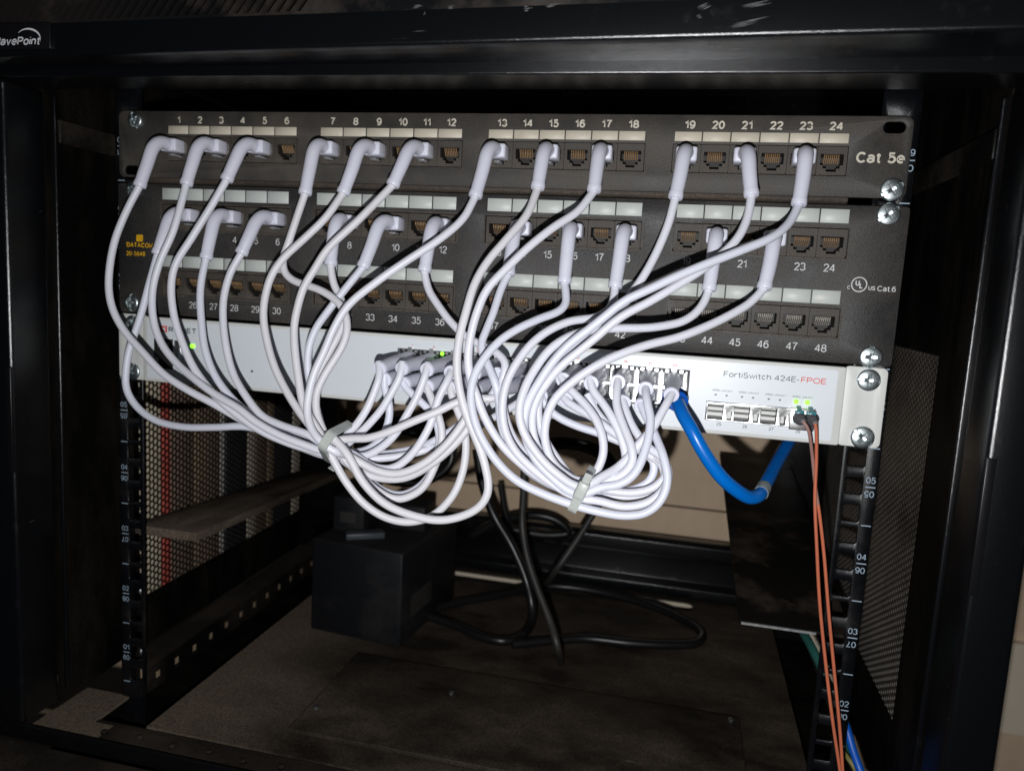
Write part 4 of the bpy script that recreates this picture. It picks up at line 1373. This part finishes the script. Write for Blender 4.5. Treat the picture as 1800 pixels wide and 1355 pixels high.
for xx, tip in ((197.2, sa[0]), (203.4, sb[0])):
    base = np.array([xx, SY-5.0, -162.6])
    ax = tip-base
    L = np.linalg.norm(ax)
    MB().lathe([(3.2, 0), (3.25, L*0.45), (2.3, L*0.5), (1.9, L*0.95), (1.2, L)], base, ax, 18).build('strain_boot', M['grey_boot'], fb, smooth=True)
    lc = MB().box(xx-2.4, xx+2.4, SY-6.5, SY+3, -165.6, -158.6)
    lc.build('connector', M['teal'], fb, 0.4)
    c_ = MB()
    c_.add([(xx-1.2, SY-2, -156.4), (xx+1.2, SY-2, -156.4), (xx+1.2, SY-11, -158.6), (xx-1.2, SY-11, -158.6), (xx-1.2, SY-2, -157.4), (xx+1.2, SY-2, -157.4), (xx+1.2, SY-11, -160.0), (xx-1.2, SY-11, -160.0)],
           [(0, 1, 2, 3), (7, 6, 5, 4), (0, 4, 5, 1), (1, 5, 6, 2), (2, 6, 7, 3), (3, 7, 4, 0)])
    c_.box(xx-1.9, xx+1.9, SY-11.4, SY-8.0, -160.6, -158.2)
    c_.build('latch', M['teal'], fb, 0.3)
MB().box(192.8, 206.0, SY-4.6, SY+6, -169.6, -157.4).build('optical_module', M['cage'], fb, 0.5)

# ------------------------------------------------------------------ things in the dark of the cabinet
# black box on the floor
q = [at(545, 1105, Z=-412), at(702, 1140, Z=-412)]
h0, h1 = at(548, 945, Y=q[0][1])[2], at(716, 958, Y=q[1][1])[2]
dv = (q[1]-q[0])/np.linalg.norm(q[1]-q[0])
bk = np.array([-dv[1], dv[0], 0])*120
ups = thing('power_adapter', 'large black box standing on the dusty cabinet floor', 'power unit', tuple((q[0]+q[1])/2+bk/2))
top = h0
mb = MB()
c4 = [q[0], q[1], q[1]+bk, q[0]+bk]
mb.add([(p[0], p[1], -411.7) for p in c4]+[(p[0], p[1], top) for p in c4], [(0, 1, 2, 3), (4, 5, 6, 7), (0, 1, 5, 4), (1, 2, 6, 5), (2, 3, 7, 6), (3, 0, 4, 7)])
mb.build('case', M['blackbox'], ups, 2.0)
sd = bk/120
nrm = dv
st = []
for s_, z0, z1 in ((22, -392, -372),):
    p0_, p1_ = q[1]+sd*18+nrm*0.3, q[1]+sd*62+nrm*0.3
    st = MB().add([(p0_[0], p0_[1], z0), (p1_[0], p1_[1], z0), (p1_[0], p1_[1], z1), (p0_[0], p0_[1], z1)], [(0, 1, 2, 3)])
    st.build('rating_label', M['rubber_dusty'], ups, recalc=False)
# small black adapters on the box
for i, (du, ds, w_, d_, h_, lb_) in enumerate(((18, 46, 30, 40, 32, 'upright black plug block at the left on the black box'), (62, 70, 36, 30, 24, 'low black plug block at the right on the black box'))):
    o_ = q[0]+dv*du+sd*ds
    ad = thing('plug_block', lb_, 'plug', (o_[0], o_[1], top), 'plug blocks on the black box')
    MB().box(o_[0]-w_/2, o_[0]+w_/2, o_[1]-d_/2, o_[1]+d_/2, top+0.2, top+h_).build('case', M['blackbox'], ad, 2.0)
    MB().box(o_[0]-w_/4, o_[0]+w_/4, o_[1]-d_/2-0.6, o_[1]-d_/2-0.05, top+h_*0.3, top+h_*0.6).build('rating_label', M['rubber_dusty'], ad)
rm = thing('remote_control', 'small blue-grey gadget lying on the front edge of the black box', 'gadget', tuple(q[0]*0.55+q[1]*0.45+sd*22+np.array([0, 0, top+412])))
ro_ = np.array(rm['_o'])
mb = MB()
d1, d2 = np.array([0.86, 0.5, 0])*17, np.array([-0.5, 0.86, 0])*7
cs = [ro_-d1-d2, ro_+d1-d2, ro_+d1+d2, ro_-d1+d2]
mb.add([tuple(p+np.array([0, 0, 0.3])) for p in cs]+[tuple(p+np.array([0, 0, 6])) for p in cs], [(0, 1, 2, 3), (4, 5, 6, 7), (0, 1, 5, 4), (1, 2, 6, 5), (2, 3, 7, 6), (3, 0, 4, 7)])
mb.build('case', M['gadget'], rm, 1.0)


def flex(name, label, pts, r, m, group=None, cat='cable'):
    P = []
    for p in pts:
        P.append(at(p[0], p[1], Y=p[3]) if p[2] == 'y' else at(p[0], p[1], Z=p[3]))
    S = resample(catmull(P, 4.0), 4.0)
    o = MB().tube(S, r, 10).build(name, m, None, smooth=True, recalc=False)
    return tag(o, label, cat, group)


PG = 'black power cords at the back'
ZF = -408.0
flex('power_cable', 'thick black cord dropping beside the left loop down to the floor', [(838, 790, 'y', 190), (848, 850, 'y', 190), (868, 905, 'y', 190), (900, 960, 'y', 185), (925, 1020, 'y', 180), (936, 1075, 'y', 172), (922, 1112, 'z', ZF), (890, 1126, 'z', ZF), (852, 1120, 'z', ZF), (800, 1098, 'z', ZF), (720, 1072, 'z', ZF)], 4.2, M['rubber'], PG)
flex('power_cable', 'black cord hanging straight from the right tie into the dark floor', [(922, 800, 'y', 150), (920, 870, 'y', 150), (918, 920, 'y', 148), (926, 975, 'y', 140), (945, 1035, 'y', 130), (968, 1095, 'y', 118), (980, 1135, 'y', 108), (986, 1165, 'z', ZF)], 3.0, M['rubber_dusty'], PG)
flex('power_cable', 'black cord slanting down to the left below the right loop', [(1090, 830, 'y', 240), (1048, 895, 'y', 236), (1010, 955, 'y', 228), (975, 1005, 'y', 222), (955, 1033, 'z', ZF)], 3.2, M['rubber_dusty'], PG)
flex('power_cable', 'black cord lying in a long loop on the cabinet floor', [(700, 1090, 'z', ZF), (790, 1062, 'z', ZF), (880, 1045, 'z', ZF), (960, 1030, 'z', ZF), (1045, 1038, 'z', ZF), (1130, 1060, 'z', ZF), (1195, 1086, 'z', ZF), (1234, 1112, 'z', ZF), (1225, 1130, 'z', ZF), (1180, 1133, 'z', ZF), (1110, 1130, 'z', ZF), (1030, 1122, 'z', ZF), (960, 1126, 'z', ZF), (900, 1132, 'z', ZF)], 4.0, M['rubber'], PG)
flex('power_cable', 'thin black cord slanting against the brown wall between the two loops', [(880, 850, 'y', 310), (888, 900, 'y', 310), (905, 950, 'y', 312), (925, 985, 'y', 314)], 3.4, M['rubber'], PG)
# coil of cord hung behind the right loop
P = []
cc = at(1000, 815, Y=215)
for k in range(90):
    a = k/89*2*math.pi*3.3+1.2
    r_ = 26+3*math.sin(a*0.37)+k*0.06
    P.append(cc+np.array([r_*math.cos(a)*1.25, 10*math.sin(a*0.5)+k*0.12, r_*0.72*math.sin(a)-4]))
co_ = MB().tube(resample(catmull(P, 3), 3), 3.4, 10).build('power_cable', M['rubber'], None, smooth=True, recalc=False)
tag(co_, 'black cord wound into a coil seen through the right loop', 'cable', PG)
P = []
cc = at(700, 800, Y=230)
for k in range(80):
    a = k/79*2*math.pi*3.0
    r_ = 34+4*math.sin(a*0.6)
    P.append(cc+np.array([r_*math.cos(a)*1.3, 12*math.sin(a*0.5)+k*0.3, r_*0.8*math.sin(a)]))
co_ = MB().tube(resample(catmull(P, 3), 3), 4.2, 10).build('power_cable', M['rubber'], None, smooth=True, recalc=False)
tag(co_, 'black cord wound into a coil seen through the left loop', 'cable', PG)
flex('power_cable', 'black bundle of cord lying along the rear beam', [(830, 940, 'y', 318), (880, 915, 'y', 318), (940, 905, 'y', 316), (980, 915, 'y', 318), (1000, 935, 'y', 320), (960, 940, 'y', 318), (900, 930, 'y', 316)], 5.0, M['rubber'], PG)
# cables low on the right
flex('network_cable', 'dull green cable slanting behind the bracket plate at the lower right', [(1385, 1060, 'y', 150), (1408, 1104, 'y', 130), (1428, 1140, 'y', 110), (1447, 1180, 'y', 96), (1470, 1240, 'y', 80), (1500, 1330, 'y', 60), (1520, 1400, 'z', -405)], 3.2, M['teal_cable'])
flex('network_cable', 'blue cable running off the bottom edge beside the right rail', [(1470, 1230, 'y', 60), (1487, 1275, 'y', 50), (1500, 1320, 'y', 42), (1515, 1362, 'y', 34), (1530, 1410, 'z', -408)], 2.6, M['blue_dull'])
flex('network_cable', 'thin yellowish cable beside the blue one at the bottom edge', [(1462, 1290, 'y', 60), (1480, 1318, 'y', 52), (1500, 1345, 'y', 44), (1518, 1390, 'z', -408)], 1.6, M['green_cable'])

# row of books and boxes standing outside, behind the perforated left side
cols = [('slate', 39), ('beige', 30), ('red', 13), ('brown', 30), ('tan', 14), ('brown', 26), ('white', 9), ('slate', 36), ('cream', 16), ('brown', 22), ('tan', 12), ('slate', 40), ('cream', 20), ('brown', 60)]
BL = {'slate': 'dark slate', 'beige': 'pale beige', 'red': 'red', 'brown': 'dark brown', 'tan': 'tan', 'white': 'off-white', 'cream': 'cream'}
ORD = ['first', 'second', 'third', 'fourth']
seen = {}
tot = {}
for c_, _ in cols:
    tot[c_] = tot.get(c_, 0)+1
y = 20.0
for c_, wd in cols:
    i = seen.get(c_, 0)
    seen[c_] = i+1
    hh = -175-random.uniform(0, 14)
    which = '' if tot[c_] == 1 else ORD[i]+' '
    lb_ = ('%s%s spine counted from the front behind the left perforated side' % (which, BL[c_])) if which else '%s spine seen through the perforated left side' % BL[c_]
    bo = MB().box(-330, -278.6-random.uniform(0, 0.8), y+0.3, y+wd-0.3, -400, hh)
    o = bo.build('book', M['book_'+c_], None, 0.8)
    tag(o, lb_, 'book', 'books standing outside the left side')
    y += wd
sh = MB().box(-345, -278.4, 0, 372, -404, -400.4).build('shelf', M['book_brown'], None)
tag(sh, 'dark shelf board under the row of spines outside the left side', 'shelf')

for o in bpy.data.objects:
    if '_o' in o.keys():
        del o['_o']
